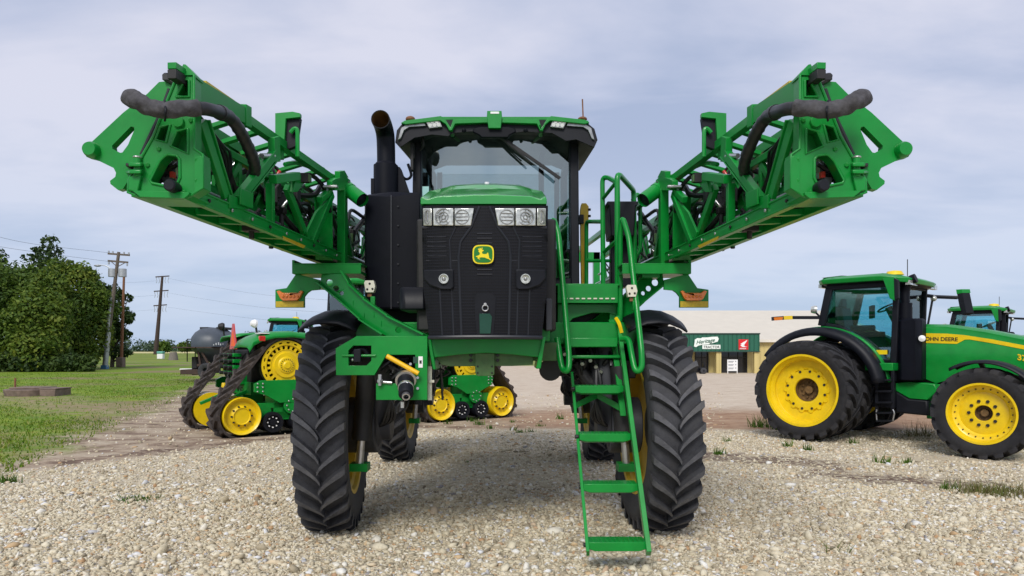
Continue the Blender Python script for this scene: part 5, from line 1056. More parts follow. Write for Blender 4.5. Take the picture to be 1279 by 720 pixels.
    m.bar(S(1096, 526, ys), S(1116, 526, ys), .12, .03); m.bb(S(1090, 464, -.7), S(1120, 510, -.66)); pt(m, 'access_steps', [BLK, STEEL], bev=.004)
    # fenders
    for s in (-1, 1):
        m = MB(); c = V((0, 0, .91)); rf = 1.10
        m.lathe([(rf+.01, .50), (rf+.03, .72), (rf+.02, .98)], c, (0, s, 0), 26, 0, R(25) if s > 0 else R(25), R(142), ref=(1, 0, 0)) if False else None
        vs = []
        def arc(r, y, k): a = R(8+k*138/26); return V((math.cos(a)*r*1.04, s*y, .91+math.sin(a)*r))
        rings = [[arc(rf+.005+.0*k, y, k) if True else None for y in ()] for k in ()]
        m.loft([[arc(rf+.055, .55, k), arc(rf+.07, .84, k), arc(rf+.05, .97, k)] for k in range(27)], m=0, cap=False, closed=False)
        m.loft([[arc(rf+.056, .94, k), arc(rf+.05, 1.10, k), arc(rf+.01, 1.20, k), arc(rf-.10, 1.22, k)] for k in range(27)], m=1, cap=False, closed=False)
        pt(m, 'rear_fender', [GREEN, BLK], solid=.02, sharp=60)
        m = MB()
        def arc2(r, y, k): a = R(38+k*85/16); return V((xw+math.cos(a)*r, s*y, .65+math.sin(a)*r))
        m.loft([[arc2(.80, 1.05, k), arc2(.83, 1.12, k), arc2(.83, 1.45, k), arc2(.79, 1.53, k)] for k in range(17)], cap=False, closed=False); m.bar((xw-.1, s*1.1, 1.46), (xw-.1, s*.5, 1.15), .05, .04)
        pt(m, 'front_fender', BLK, solid=.02, sharp=60)
    # cab: pillars, glass, roof
    yc = -.80
    rb, rt_, fb, ft = S(1027, 404, yc), S(1037, 357, yc), S(1117, 452, yc), S(1121, 357, yc)
    zb = 1.58; ztp = S(1080, 357, yc).z; x0b, x0t = rb.x, rt_.x; x1b, x1t = fb.x, ft.x
    m = MB()
    for y in (yc, -yc):
        s = 1 if y > 0 else -1
        m.bar((x0b, y, rb.z-.05), (x0t, y, ztp), .07, .13, up=V((1, 0, 0))); m.bar((x1b, y, fb.z-.1), (x1t, y, ztp), .07, .10, up=V((1, 0, 0)))
        m.bar((x0t-.05, y, ztp), (x1t+.05, y, ztp), .07, .10)
        l = [S(a, b, yc) for a, b in ((1027, 403), (1048, 406), (1062, 413), (1078, 431), (1090, 449), (1117, 452), (1117, 463), (1084, 461), (1072, 440), (1058, 420), (1046, 412), (1026, 411))]
        m.prism([V((p.x, y, p.z)) for p in l], V((0, -s*.05, 0)))
    m.bb((x0t-.02, yc, ztp-.05), (x0t+.05, -yc, ztp+.05)); m.bb((x1t-.05, yc, ztp-.05), (x1t+.04, -yc, ztp+.05)); m.bb((x0b-.02, yc, rb.z-.12), (x0b+.05, -yc, rb.z)); m.bb((x1b-.06, yc, zb-.5), (x1b+.02, -yc, zb+.05)); m.bb((x0b, yc, zb-.6), (x1b, -yc, zb-.1))
    m.bar((x1b-.02, -.35, zb), (x1t, -.35, ztp), .03, .03)
    cb = pt(m, 'cab', BLK, bev=.012)
    m = MB(); l = [S(a, b, yc) for a, b in ((1030, 403), (1048, 405), (1062, 412), (1078, 430), (1090, 448), (1116, 451))]
    for y in (yc+.025, -yc-.025): m.prism([V((p.x, y, p.z)) for p in l]+[V((x1t, y, ztp)), V((x0t, y, ztp))], V((0, .006, 0)))
    m.prism([V((x0b, -.76, rb.z)), V((x0b, .76, rb.z)), V((x0t, .76, ztp)), V((x0t, -.76, ztp))], V((.006, 0, 0))); m.prism([V((x1b, -.76, zb)), V((x1b, .76, zb)), V((x1t, .76, ztp)), V((x1t, -.76, ztp))], V((.006, 0, 0)))
    pt(m, 'cab_glass', CABG, cb)
    m = MB(); m.prism([S(a, b, yc-.01) for a, b in ((1095, 437.5), (1109, 437.5), (1109, 443), (1095, 443))], V((0, .01, 0))); pt(m, 'warning_label', YEL, cb)
    m = MB(); zs = 1.75; xs = (x0b+x1b)/2-.18; m.bb((xs-.25, -.27, zs), (xs+.28, .27, zs+.14)); m.bar((xs-.25, 0, zs+.1), (xs-.36, 0, zs+.72), .5, .12, up=V((1, 0, 0))); m.bar((xs-.36, 0, zs+.72), (xs-.38, 0, zs+.92), .28, .09, up=V((1, 0, 0))); m.bb((xs-.1, -.36, zs+.25), (xs+.35, -.28, zs+.36)); m.bb((xs-.1, -.2, 1.3), (xs+.15, .2, zs)); pt(m, 'seat', GRYP, cb, bev=.03)
    m = MB(); w0 = S(1111, 384, -.05); uu = V((.35, 0, .94)); m.tube(circ(w0, V((0, 1, 0)), V((.9, 0, .42)), .2, 22)+[w0+V((0, .2, 0))], .018, 6); m.bar(w0, w0+V((.28, 0, -.6)), .12, .12); m.box(S(1090, 390, -.3), (.05, .32, .24), Matrix.Rotation(.5, 3, 'Z')); m.bb((xs+.1, -.62, 1.5), (xs+.55, -.4, 1.98)); pt(m, 'controls', BLKD, cb, bev=.01)
    # roof
    m = MB(); xr0, xr1 = S(1023, 352, -.86).x, S(1163, 352, -.2).x
    xr1 = x1t+.28
    zr = ztp+.03
    def sec(z, e, dx=0): return [V((x, y, z+dz)) for x, y, dz in ((xr0-e, -.80, .0), (xr0+.12-e, -.95-e, 0), (xr1-.5, -.98-e, .0), (xr1-.1+e, -.82, -.05), (xr1+e, -.3, -.07), (xr1+e, .3, -.07), (xr1-.1+e, .82, -.05), (xr1-.5, .98+e, 0), (xr0+.12-e, .95+e, 0), (xr0-e, .80, 0))]
    m.loft([sec(zr, -.12), sec(zr+.03, -.02)], m=1); m.loft([sec(zr+.03, 0), sec(zr+.11, .02), sec(zr+.17, -.12), sec(zr+.185, -.4)], m=0)
    rf_ = pt(m, 'roof', [GREEN, BLK], bev=.012, sharp=50)
    m = MB(); bx = S(1118, 343, -.3); m.lathe([(.001, .09), (.12, .07), (.16, 0), (.001, 0)], V((bx.x, -.3, zr+.17)), Zv, 20); pt(m, 'beacon', YEL, rf_)
    m = MB()
    for y in (-.62, .62): m.bb((xr0-.04, y-.14, zr-.02), (xr0+.02, y+.14, zr+.045))
    for y in (-.72, -.5, .5, .72): m.bb((xr1-.14, y-.09, zr-.06), (xr1-.06, y+.09, zr+.02))
    pt(m, 'roof_light', LENS, rf_); m = MB(); m.tube([(xr1-.4, .2, zr+.1), (xr1-.4, .2, zr+.5)], .008, 5); pt(m, 'antenna', BLKD, rf_)
    # mirrors: the near one folded (green), the far one on its arm
    m = MB(); ym = -1.02; m.prism(Q([(1103, 347.5), (1117, 346), (1122, 350), (1122, 373), (1118, 376), (1112, 373)], ym), V((0, .05, 0)), m=0); m.prism(Q([(1117, 347), (1123, 350), (1123, 373), (1118, 375.5)], ym-.012), V((0, .08, 0)), m=1); m.bar(S(1118, 350, ym+.05), S(1120, 352, yc), .05, .05, m=1); pt(m, 'mirror', [GREEN, BLK], bev=.01)
    m = MB(); ym = 1.15
    m.tube([V((x1t, -yc, S(1152, 368, .8).z-.02)), S(1170, 371, 1.0), S(1197, 372, 1.15)], .035, 8, 1); m.tube([V((x1b+.02, .82, zb)), S(1166, 372, .95)], .02, 6, 1); m.prism([S(a, b, ym) for a, b in ((1195.5, 363), (1202, 362), (1208, 391), (1203, 394), (1199, 382))], V((.10, .10, 0)), m=1); m.prism([S(a, b, ym-.005) for a, b in ((1195, 362), (1202, 361.5), (1203, 366), (1196, 367.5))], V((.11, .11, 0)), m=0); m.ball(S(1167, 373, .95), .06, 10, 6, 2); pt(m, 'mirror', [GREEN, BLK, LENS])
    # tail light arm and work lamp
    m = MB(); ya = -.85; m.bar(S(1024, 397, ya), S(990, 397, -1.25), .06, .06, m=0); m.bar(S(990, 397, -1.25), S(979, 397.5, -1.35), .07, .07, m=1); m.bar(S(979, 397.5, -1.35), S(965, 398.5, -1.48), .09, .07, m=0); m.prism([S(a, b, -1.5) for a, b in ((967, 396.8), (977, 396.2), (976, 400), (968, 400.6))], V((.02, .02, 0)), m=2); pt(m, 'light_arm', [BLK, YEL, AMBER]); m = MB(); m.bar((x0b, .8, rb.z-.1), (x0b-.1, 1.45, rb.z-.1), .06, .06); pt(m, 'light_arm', BLK)
    m = MB(); m.lathe([(.001, -.05), (.07, -.05), (.08, 0), (.06, .06), (.001, .07)], S(1018, 387, -.82), (-.9, -.3, 0), 16, 0); m.bar(S(1018, 389, -.82), S(1026, 397, -.82), .03, .03, m=1); pt(m, 'work_lamp', [LENS, BLK])
    return rt
fA = Frame(6.47, 13.95, math.atan2(-.714, .70))
ta = wheeled_tractor('large green tractor with dual rear wheels parked right of the sprayer, nearest of its kind', fA)
dup(ta, (14.6, 23.2, gz(14.6, 23.2)), fA.a+.05, 'green tractor half hidden behind the nearer dual-wheeled tractor, only its cab showing')
dup(ta, (-10.7, 31, 0), R(20), 'far green tractor whose cab roof shows between tracked tractor fender and sprayer tyre')
# ---------------------------------------------------------------- tracked articulated tractor, seen from its right rear
hd = math.atan2(.62, .78); fT = Frame(-5.19, 14.74, hd)
tt = thing('tracked_tractor', 'green four-track tractor with rubber belts parked behind the sprayer, left', 'tractor', fT.o, hd)
S = fT.S
def tp_(mb, name, mats, parent=None, bev=0, **k): return mb.build(name, mats, parent or tt, bev=bev, **k)
def track_unit(xc, s):
    yo = 1.3*s; yi = .68*s; wd = abs(yo-yi); ymid = (yo+yi)/2
    cs = [((xc-.86, .40), .39), ((xc, 1.345), .50), ((xc+.86, .40), .39)]
    m = MB(); m.prism([V((xc+a, yo-.10*s, z)) for a, z in ((-.62, 1.0), (-.50, 1.06), (.50, 1.06), (.62, 1.0), (.60, .82), (.40, .74), (.15, .62), (-.15, .62), (-.42, .78), (-.62, .84))], V((0, .08*s, 0)))
    m.prism([V((xc+a, yo-.2*s, z)) for a, z in ((-.55, .62), (.55, .62), (.62, .36), (.3, .28), (-.3, .28), (-.62, .36))], V((0, .08*s, 0)), [[V((xc+a, yo-.2*s, z)) for a, z in ((-.28, .52), (-.04, .52), (-.06, .44), (-.26, .44))]])
    m.bb((xc-.22, min(yo-.12*s, yi), .3), (xc+.22, max(yo-.12*s, yi), .95)); m.bb((xc-.8, ymid-.12, .34), (xc+.8, ymid+.12, .5)); m.bb((xc-.5, min(yi, 0), .75), (xc+.5, max(yi, 0), 1.0))
    for a in (-.52, .52):
        for b in (-.05, .03, .10):
            for c in (-.05, .05): m.cyl((xc+a+c, yo-.02*s, .93+b-.03), (xc+a+c, yo+.005*s, .93+b-.03), .018, 6, 1)
    m.cyl((xc+.12, yo-.1*s, .56), (xc+.12, yo-.03*s, .56), .17, 20)
    for k in range(8):
        a = 2*math.pi*k/8; m.cyl((xc+.12+.12*math.cos(a), yo-.03*s, .56+.12*math.sin(a)), (xc+.12+.12*math.cos(a), yo-.0*s, .56+.12*math.sin(a)), .018, 6, 1)
    u = tp_(m, 'track_unit', [GREEN, STEEL], bev=.006)
    # belt: path round the three wheels
    def tang(c0, r0, c1, r1):
        dx, dz = c1[0]-c0[0], c1[1]-c0[1]; d = math.hypot(dx, dz); a = math.atan2(dz, dx)+math.acos((r0-r1)/d); return a
    path = []
    order = [0, 1, 2]
    angs = []
    for i in range(3):
        (c0, r0), (c1, r1) = cs[order[i]], cs[order[(i+1) % 3]]; angs.append(tang(c0, r0+.01, c1, r1+.01))
    for i in range(3):
        c, r = cs[i]; a0, a1 = angs[(i-1) % 3], angs[i]
        while a1 > a0: a1 -= 2*math.pi
        nn = max(4, int(abs(a1-a0)/.16))
        for k in range(nn+1):
            a = a0+(a1-a0)*k/nn; path.append(V((c[0]+math.cos(a)*(r+.01), 0, c[1]+math.sin(a)*(r+.01))))
    # resample evenly
    cl = path+[path[0]]; ln = [0]
    for a, b in zip(cl, cl[1:]): ln.append(ln[-1]+(b-a).length)
    NN = 96; pp = []
    for k in range(NN):
        d = ln[-1]*k/NN; i = max(j for j in range(len(ln)-1) if ln[j] <= d); t = (d-ln[i])/max(1e-6, ln[i+1]-ln[i]); pp.append(lerp(cl[i], cl[i+1], t))
    cen = V((xc, 0, .65)); m = MB(); rings = []; nrm = []
    for k in range(NN):
        t = (pp[(k+1) % NN]-pp[k-1]).normalized(); n_ = V((t.z, 0, -t.x)); n_ = n_ if n_.dot(pp[k]-cen) > 0 else -n_; nrm.append(n_)
        rings.append([pp[k]+V((0, yo, 0)), pp[k]+n_*.045+V((0, yo, 0)), pp[k]+n_*.045+V((0, yi, 0)), pp[k]+V((0, yi, 0))])
    rings.append(rings[0]); m.loft(rings, cap=False)
    for k in range(0, NN, 3):
        for (ya, yb, ka, kb) in ((yo, ymid-.02*s, k+2.4, k), (yi, ymid+.02*s, k+3.9, k+1.5)):
            def at_(kk):
                i = int(kk) % NN; f = kk-int(kk); return lerp(pp[i], pp[(i+1) % NN], f)+nrm[i]*.045, nrm[i]
            vs = []
            for j in range(4):
                t = j/3; p, n_ = at_(ka+(kb-ka)*t); y = ya+(yb-ya)*t; tg = V((n_.z, 0, -n_.x))
                for w_, h_ in ((-.045, -.01), (-.028, .055), (.028, .055), (.045, -.01)): vs.append(p+tg*w_+n_*h_+V((0, y, 0)))
            fs = [(0, 1, 2, 3), (12, 13, 14, 15)]
            for j in range(3):
                o = j*4; fs += [(o+c, o+c+1, o+c+5, o+c+4) for c in range(3)]
            m.add(vs, fs)
    tp_(m, 'track_belt', RUBD, u, sharp=30)
    ax = V((0, s, 0))
    for i in (0, 2):
        c, r = cs[i]; m = MB(); r -= .035
        m.lathe([(.001, -.05), (r*.40, -.05), (r*.44, -.03), (r*.60, -.09), (r*.80, -.09), (r*.86, -.03), (r*.97, .0), (r, -.02), (r, -.28), (.001, -.28)], V((c[0], yo+.03*s, c[1])), ax, 36)
        for k in range(10):
            a = 2*math.pi*k/10; m.cyl(V((c[0]+r*.52*math.cos(a), yo-.06*s, c[1]+r*.52*math.sin(a))), V((c[0]+r*.52*math.cos(a), yo+.0*s, c[1]+r*.52*math.sin(a))), .018, 6, 1)
        m.cyl(V((c[0], yi-.01*s, c[1])), V((c[0], yi+.25*s, c[1])), r, 30); tp_(m, 'idler_wheel', [YEL, BLKD], u)
    for a in (-.32, .10, .45) if False else (-.27, .27):
        c = V((xc+a, yo, .25)); m = MB(); m.lathe([(.001, -.02), (.06, -.02), (.065, -.05), (.135, -.05), (.14, .0), (.195, .0), (.20, -.02), (.20, -.25), (.001, -.25)], c, ax, 28)
        for k in range(8):
            b = 2*math.pi*k/8; e = V((math.cos(b)*.1, 0, math.sin(b)*.1)); m.cyl(c+e-ax*.05, c+e-ax*.025, .014, 6, 1)
        m.cyl(c-ax*.62, c-ax*.37, .2, 24); tp_(m, 'roller', [BLK, WHITE], u)
    c = V((xc, yo, 1.345)); m = MB(); r = .485
    m.lathe([(.001, .02), (.06, .02), (.08, 0), (.15, -.01), (.17, -.03), (.24, -.03), (.25, -.055), (.30, -.06), (.305, -.1), (.001, -.1)], c, ax, 36)
    def ringp(r0, r1, y, th, nh, rh, wh, ph=0.):
        o_ = [c+ax*y+V((math.cos(a)*r1, 0, math.sin(a)*r1)) for a in [2*math.pi*k/48 for k in range(48)]]
        hs = [[c+ax*y+V((math.cos(a)*r0, 0, math.sin(a)*r0)) for a in [2*math.pi*k/48 for k in range(48)]]]
        for k in range(nh):
            a0 = 2*math.pi*k/nh+ph; hh_ = []
            for da, dr in ((-wh, -rh), (wh, -rh), (wh, rh), (-wh, rh)): rr = (r0+r1)/2+dr; hh_.append(c+ax*y+V((math.cos(a0+da)*rr, 0, math.sin(a0+da)*rr)))
            hs.append(hh_)
        m.prism(o_, ax*-th, hs)
    ringp(.30, .395, -.05, .03, 22, .034, .075); ringp(.395, r, -.03, .03, 18, .014, .075, .1)
    m.lathe([(.30, -.3), (.30, -.1)], c, ax, 32, 1); m.lathe([(.455, -.04), (.455, -.3), (.30, -.3)], c, ax, 40, 1)
    for k in range(18):
        a = 2*math.pi*k/18; e = V((math.cos(a)*.12, 0, math.sin(a)*.12)); m.cyl(c+e, c+e+ax*.008, .009, 6, 1)
    tp_(m, 'drive_wheel', [YEL, BLKD], u, sharp=30)
for xc in (0, 4.42):
    for s in (-1, 1): track_unit(xc, s)
# frames, hitch, fenders, cab, hood
m = MB(); m.bb((-.35, -.42, .75), (1.3, .42, 1.4)); m.bb((3.2, -.45, .75), (5.6, .45, 1.3)); m.cyl((0, -.7, 1.345), (0, .7, 1.345), .2, 20); m.cyl((4.42, -.7, 1.345), (4.42, .7, 1.345), .2, 20); m.cyl((2.1, 0, .6), (2.1, 0, 1.5), .22, 20); m.bb((1.2, -.25, .75), (3.3, .25, 1.05)); tp_(m, 'chassis', GREEN, bev=.02)
m = MB(); m.bb((-.45, -.5, .95), (1.3, .5, 1.65)); tp_(m, 'transmission_housing', BLKD, bev=.03)
for s in (-1, 1):
    m = MB(); pr = ([(-.74, 1.70), (-.66, 1.84)] if s < 0 else [])+[(-.5, 1.93), (-.25, 1.99), (.1, 2.01), (.5, 1.97), (.9, 1.84), (1.0, 1.78)]
    m.loft([[V((x, s*.42, z-.03)), V((x, s*.75, z)), V((x, s*1.2, z-.01)), V((x, s*1.33, z-.06)), V((x, s*1.34, z-.12))] for x, z in pr], cap=False, closed=False); tp_(m, 'rear_fender', GREEN, solid=.03, sharp=60)
    m = MB(); m.box((-.50, s*1.325, 1.86), (.12, .06, .10), None, 0); m.box((-.45, s*1.2, 1.96), (.22, .2, .02), None, 1); tp_(m, 'tail_light', [RED, WHITE], bev=.02) if s < 0 else None
    m = MB(); m.lathe([(.001, -.04), (.075, -.04), (.085, 0), (.05, .07), (.001, .08)], (-.55, s*1.05, 2.15), (-1, 0, .1), 16, 0); m.tube([(-.52, s*1.05, 2.08), (-.5, s*1.05, 1.95)], .02, 6, 1); tp_(m, 'work_lamp', [WHITE if s < 0 else BLKD, BLKD])
m = MB(); m.bb((-.6, -.3, .95), (-.4, .3, 1.15)); m.bb((-.9, -.08, .5), (-.3, .08, .62))
for y in (-.28, .02, .30):
    for z in (1.18, 1.30, 1.42, 1.54): m.box((-.66, y, z), (.16, .2, .07))
m.bar((-.4, -.42, .85), (-1.15, -.46, .55), .05, .07); m.bar((-.4, .42, .85), (-1.15, .46, .55), .05, .07); tp_(m, 'rear_hitch', GREEN, bev=.01)
m = MB()
for y in (-.28, .02, .30):
    for z in (1.18, 1.30, 1.42, 1.54): m.cyl((-.74, y, z), (-.81, y, z), .035, 10)
for k in range(8): m.tube(cr([V((-.5, rng.uniform(-.4, .4), rng.uniform(1.5, 1.65))), V((-.68, rng.uniform(-.4, .4), rng.uniform(1.1, 1.3))), V((-.55, rng.uniform(-.4, .4), rng.uniform(.8, 1.0)))]), .015, 6)
tp_(m, 'couplings', BLKD)
m = MB(); m.prism([(-.85, -.10, .84), (-.85, .08, .84), (-.85, .02, .98), (-.85, -.06, .98)], V((.08, 0, 0))); tp_(m, 'hitch_guard', YEL, bev=.01)
m = MB(); p0 = V((-.62, .05, 1.66)); m.prism([p0+V((0, -.22, 0)), p0+V((0, .22, 0)), p0+V((0, .05, .52)), p0+V((0, -.05, .52))], V((.02, 0, 0)), m=0); m.prism([p0+V((-.005, -.13, .06)), p0+V((-.005, .13, .06)), p0+V((-.005, 0, .38))], V((.005, 0, 0)), m=1); m.bb(p0+V((0, -.03, -.5)), p0+V((.04, .03, .02)), m=2); tp_(m, 'warning_triangle', [RED, ORANGE, BLKD])
m = MB(); x0, x1 = 1.75, 3.45
for x in (x0, x1):
    for y in (-.8, .8): m.bar((x, y, 1.5), (x+(.08 if x == x0 else -.05), y, 3.05), .09, .09, up=V((1, 0, 0)))
m.bb((x0, -.8, 1.3), (x1, .8, 1.6)); m.bb((x0, -.8, 2.98), (x1, .8, 3.05)); ck = tp_(m, 'cab', BLK, bev=.01)
m = MB()
for y in (-.79, .78): m.bb((x0+.05, y, 1.6), (x1-.05, y+.01, 2.98))
for x in (x0+.03, x1-.04): m.bb((x, -.75, 1.6), (x+.01, .75, 2.98))
tp_(m, 'cab_glass', CABG, ck)
m = MB(); m.loft([[V((x*k+(1-k)*2.6, y*k, z)) for x, y in ((x0-.25, -.95), (x1+.3, -.95), (x1+.3, .95), (x0-.25, .95))] for z, k in ((3.05, 1), (3.15, 1.02), (3.22, .9))]); tp_(m, 'roof', GREEN, bev=.03)
m = MB(); m.loft([[V((x, y, z)) for y, z in ((-.5, 1.3), (-.5, 2.1-d), (-.38, 2.2-d), (.38, 2.2-d), (.5, 2.1-d), (.5, 1.3))] for x, d in ((3.45, 0), (5.2, .14), (5.75, .3))]); tp_(m, 'hood', GREEN, bev=.03)
m = MB(); m.bb((2.2, -.25, 1.6), (2.7, .25, 2.0)); m.bar((2.2, 0, 1.9), (2.1, 0, 2.6), .5, .12, up=V((1, 0, 0))); tp_(m, 'seat', GRYP, ck, bev=.03)
# ---------------------------------------------------------------- grey tank trailer on the lawn
YT = 37.5; b0 = V(((268-CX)*YT/F, YT, 0)); ct = thing('tank_trailer', 'dark grey tank trailer with a sloped hopper bottom on the lawn', 'tank trailer', b0)
def cp(px, py, dy=0.): return P(px, py, YT+dy)-b0
def ctp(mb, name, mats, parent=None, **k): return mb.build(name, mats, parent or ct, **k)
TANK = mat('slate_tank', (.055, .068, .085), .45, 0, .15, 2)
m = MB(); rings = []
for py, hw, cx in ((410, 8, 267), (411, 13, 267), (416, 19.5, 267.5), (422, 23.5, 268), (428, 24.5, 268.5), (434, 24.5, 268.5), (437, 24, 268.5), (444, 18, 270), (452, 9, 272), (455, 6, 272)):
    c = cp(cx, py); w = hw*YT/F; rings.append([c+V((math.copysign(abs(math.cos(a))**.8, math.cos(a))*w, math.copysign(abs(math.sin(a))**.8, math.sin(a))*min(w, 1.1)*1.3, 0)) for a in [2*math.pi*k/28 for k in range(28)]])
m.loft(rings); tk = ctp(m, 'tank', TANK, sharp=60)
m = MB(); m.loft([[cp(a, b, -.2), cp(a, b, .6)] for a, b in ((257, 411.5), (258, 410), (282, 410), (284, 412))], cap=False, closed=False); m.bb(cp(259, 411.5, -.55), cp(262, 410, .6)); m.bb(cp(279, 411.5, -.55), cp(282, 410, .6)); ctp(m, 'tank_lid', BLKD, tk, solid=.05)
yf = -1.40
m = MB()
for a, b, c in ((267, 431, 1.6), (270, 430, 2.8), (273, 429.5, 3.2), (275.5, 430.5, 2.2), (278.5, 430, .8)): m.bb(cp(a-.5, b-c/2, yf), cp(a+.7, b+c/2, yf)+V((0, .04, 0)))
ctp(m, 'tank_marking', mat('faded_white_print', (.42, .44, .46), .6), tk)
m = MB(); m.bb(cp(245, 433.6, -1.5), cp(291, 435.2, -1.42)); m.bb(cp(244, 433.6, 1.3), cp(291, 435.2, 1.38)); m.bb(cp(244, 433.6, -1.5), cp(246, 435.2, 1.38)); m.bb(cp(290, 433.6, -1.5), cp(292, 435.2, 1.38)); m.bb(cp(246, 455, -1.1), cp(300, 458, -.95)); m.bb(cp(246, 455, .95), cp(300, 458, 1.1))
for y in (-1.1, 1.0):
    for a, b in (((247, 434), (251, 458)), ((290, 434), (286, 458)), ((250, 436), (262, 457)), ((288, 436), (278, 457))): m.bar(cp(*a, y), cp(*b, y), .1, .1)
m.bb(cp(250, 462, -1.3), cp(253, 466, 1.3)); m.cyl(cp(258, 464, -1.2), cp(258, 464, 1.2), .08, 10); ctp(m, 'frame', RUSTD, bev=.01)
m = MB(); m.bb(cp(268, 453, -.3), cp(276, 462, .4)); m.bb(cp(246, 446, -.6), cp(252, 460, .6)); m.bb(cp(244, 460, -.5), cp(250, 468, .5)); m.bb(cp(280, 450, -.5), cp(292, 466, .5)); ctp(m, 'metering_unit', BLKD, bev=.03)
m = MB()
for x in (234, 244):
    m.tube([cp(x, 424, -.8), cp(x, 452, -.8)], .03, 6); m.tube([cp(x, 424, .5), cp(x, 452, .5)], .03, 6)
for y in (-.8, .5):
    for py in (424, 430, 436): m.tube([cp(234, py, y), cp(244, py, y)], .025, 6)
m.bb(cp(233, 435.5, -.8), cp(247, 436.5, .5)); ctp(m, 'railing', BLKD)
for y in (-1.3, 1.3):
    m = MB(); c = cp(258.5, 464, y); m.lathe([(.17, -.12), (.24, -.18), (.37, -.19), (.42, -.12), (.42, .12), (.37, .19), (.24, .18), (.17, .12)], c, (0, 1, 0), 28); wh = ctp(m, 'wheel', RUB); m = MB(); m.lathe([(.001, -.08), (.08, -.08), (.1, -.04), (.2, -.06), (.24, -.15), (.24, .15), (.001, .08)], c, (0, 1, 0) if y < 0 else (0, -1, 0), 20); ctp(m, 'rim', BLKS, wh)
# ---------------------------------------------------------------- dealership building
YB = 70.; zB = -.66
def wp(px, py, d=0.): return P(px, py, YB)+V((0, d, 0))
bx0, bx1 = P(772, 0, YB).x, P(1120, 0, YB).x; bo = V((bx0, YB, zB)); bl_ = thing('dealership_building', 'long cream-roofed metal dealership building with a dark green shop front', 'building', bo)
def bp_(mb, name, mats, parent=None, **k): return mb.build(name, mats, parent or bl_, off=bo, **k)
def ribmat(name, c, pitch, axis_=0, depth=.5, rough=.5):
    m, n, l, b = newmat(name); g = NG(m); t = n.new('ShaderNodeTexCoord'); s = n.new('ShaderNodeSeparateXYZ'); l.new(t.outputs['Object'], s.inputs[0])
    f = g.ma('ABSOLUTE', g.ma('SUBTRACT', g.ma('FRACT', g.ma('MULTIPLY', s.outputs[axis_], 1/pitch)), .5)); h = g.step(f, .36, .48)
    nz = g.noise(g.scale(t.outputs['Object'], (1, 1, .25)), .8, 5, .6)
    l.new(g.mix(nz, tuple(q*.9 for q in c), tuple(min(1, q*1.1) for q in c)), b.inputs['Base Color']); b.inputs['Roughness'].default_value = rough
    bu = n.new('ShaderNodeBump'); bu.inputs['Strength'].default_value = depth; bu.inputs['Distance'].default_value = .08; l.new(h, bu.inputs['Height']); l.new(bu.outputs[0], b.inputs['Normal']); return m
TANW = ribmat('tan_siding', (.58, .47, .19), .42); ROOFM = ribmat('cream_roof', (.62, .57, .475), .9, 0, .06, .6); TEAL = ribmat('dark_green_siding', (.012, .11, .065), .42, 0, .8); TRIM = mat('cream_trim', (.7, .66, .58), .6)
zE = H+11*YB/F; zR = 6.25
DGL = newmat('dark_window_glass'); b = DGL[3]; b.inputs['Base Color'].default_value = (.018, .02, .024, 1); b.inputs['Roughness'].default_value = .04; DGL = DGL[0]
m = MB(); m.bb((bx0, YB+.3, zB-.3), (bx1, YB+.5, zE)); m.bb((bx0, YB+29.6, zB-.3), (bx1, YB+29.8, zE)); m.bb((bx0, YB+.3, zB-.3), (bx0+.2, YB+29.8, zE)); m.bb((bx1-.2, YB+.3, zB-.3), (bx1, YB+29.8, zE))
xk = P(832, 0, YB+15).x
m.prism([(bx0+.1, YB+.5, zE), (bx0+.1, YB+29.6, zE), (bx0+.1, YB+15, zR-.9)], V((.1, 0, 0))); bp_(m, 'wall', TANW)
m = MB(); e0, e1, r0, r1, r2, k0, k1 = V((bx0-.3, YB-.1, zE)), V((bx1+.3, YB-.1, zE)), V((bx0-.3, YB+15, zR-.75)), V((xk, YB+15, zR)), V((bx1+.3, YB+15, zR)), V((bx0-.3, YB+30, zE)), V((bx1+.3, YB+30, zE))
th = V((0, 0, .12)); ek, kk_ = V((xk, YB-.1, zE)), V((xk, YB+30, zE))
for l in ((e0, ek, r1, r0), (ek, e1, r2, r1), (r0, r1, kk_, k0), (r1, r2, k1, kk_)): m.prism(l, th)
rf = bp_(m, 'roof', ROOFM)
m = MB(); m.bb((bx0-.3, YB-.22, zE-.14), (bx1+.3, YB-.08, zE+.06)); bp_(m, 'gutter', TRIM, rf)
m = MB(); a, b = wp(800, 417.5, -1.6), wp(949.5, 439.2, -1.6); sc = (YB-1.6)/YB
a = P(800, 417.8, YB-1.6); b = P(949.5, 439, YB-1.6); m.bb(a, b+V((0, .15, 0))); m.bb((b.x-.15, YB-1.45, b.z), (b.x, YB+.3, a.z)); m.bb((a.x, YB-1.45, a.z-.02), (b.x-.15, YB+.3, a.z-.0)); m.bb((a.x, YB-1.45, b.z), (b.x-.15, YB+.3, b.z+.05)); fas = bp_(m, 'fascia', TEAL); ax0, ax1 = a.x, b.x
m = MB(); m.bb((ax0, YB-1.68, a.z), (ax1+.05, YB-1.42, a.z+.12)); m.bb((ax0, YB-1.66, b.z-.08), (ax1+.05, YB-1.55, b.z-.005)); bp_(m, 'fascia_trim', mat('dark_trim', (.02, .05, .04), .5), fas)
YS = YB-1.66; w_ = lambda a, b, d=0.: P(a, b, YS)+V((0, d, 0))
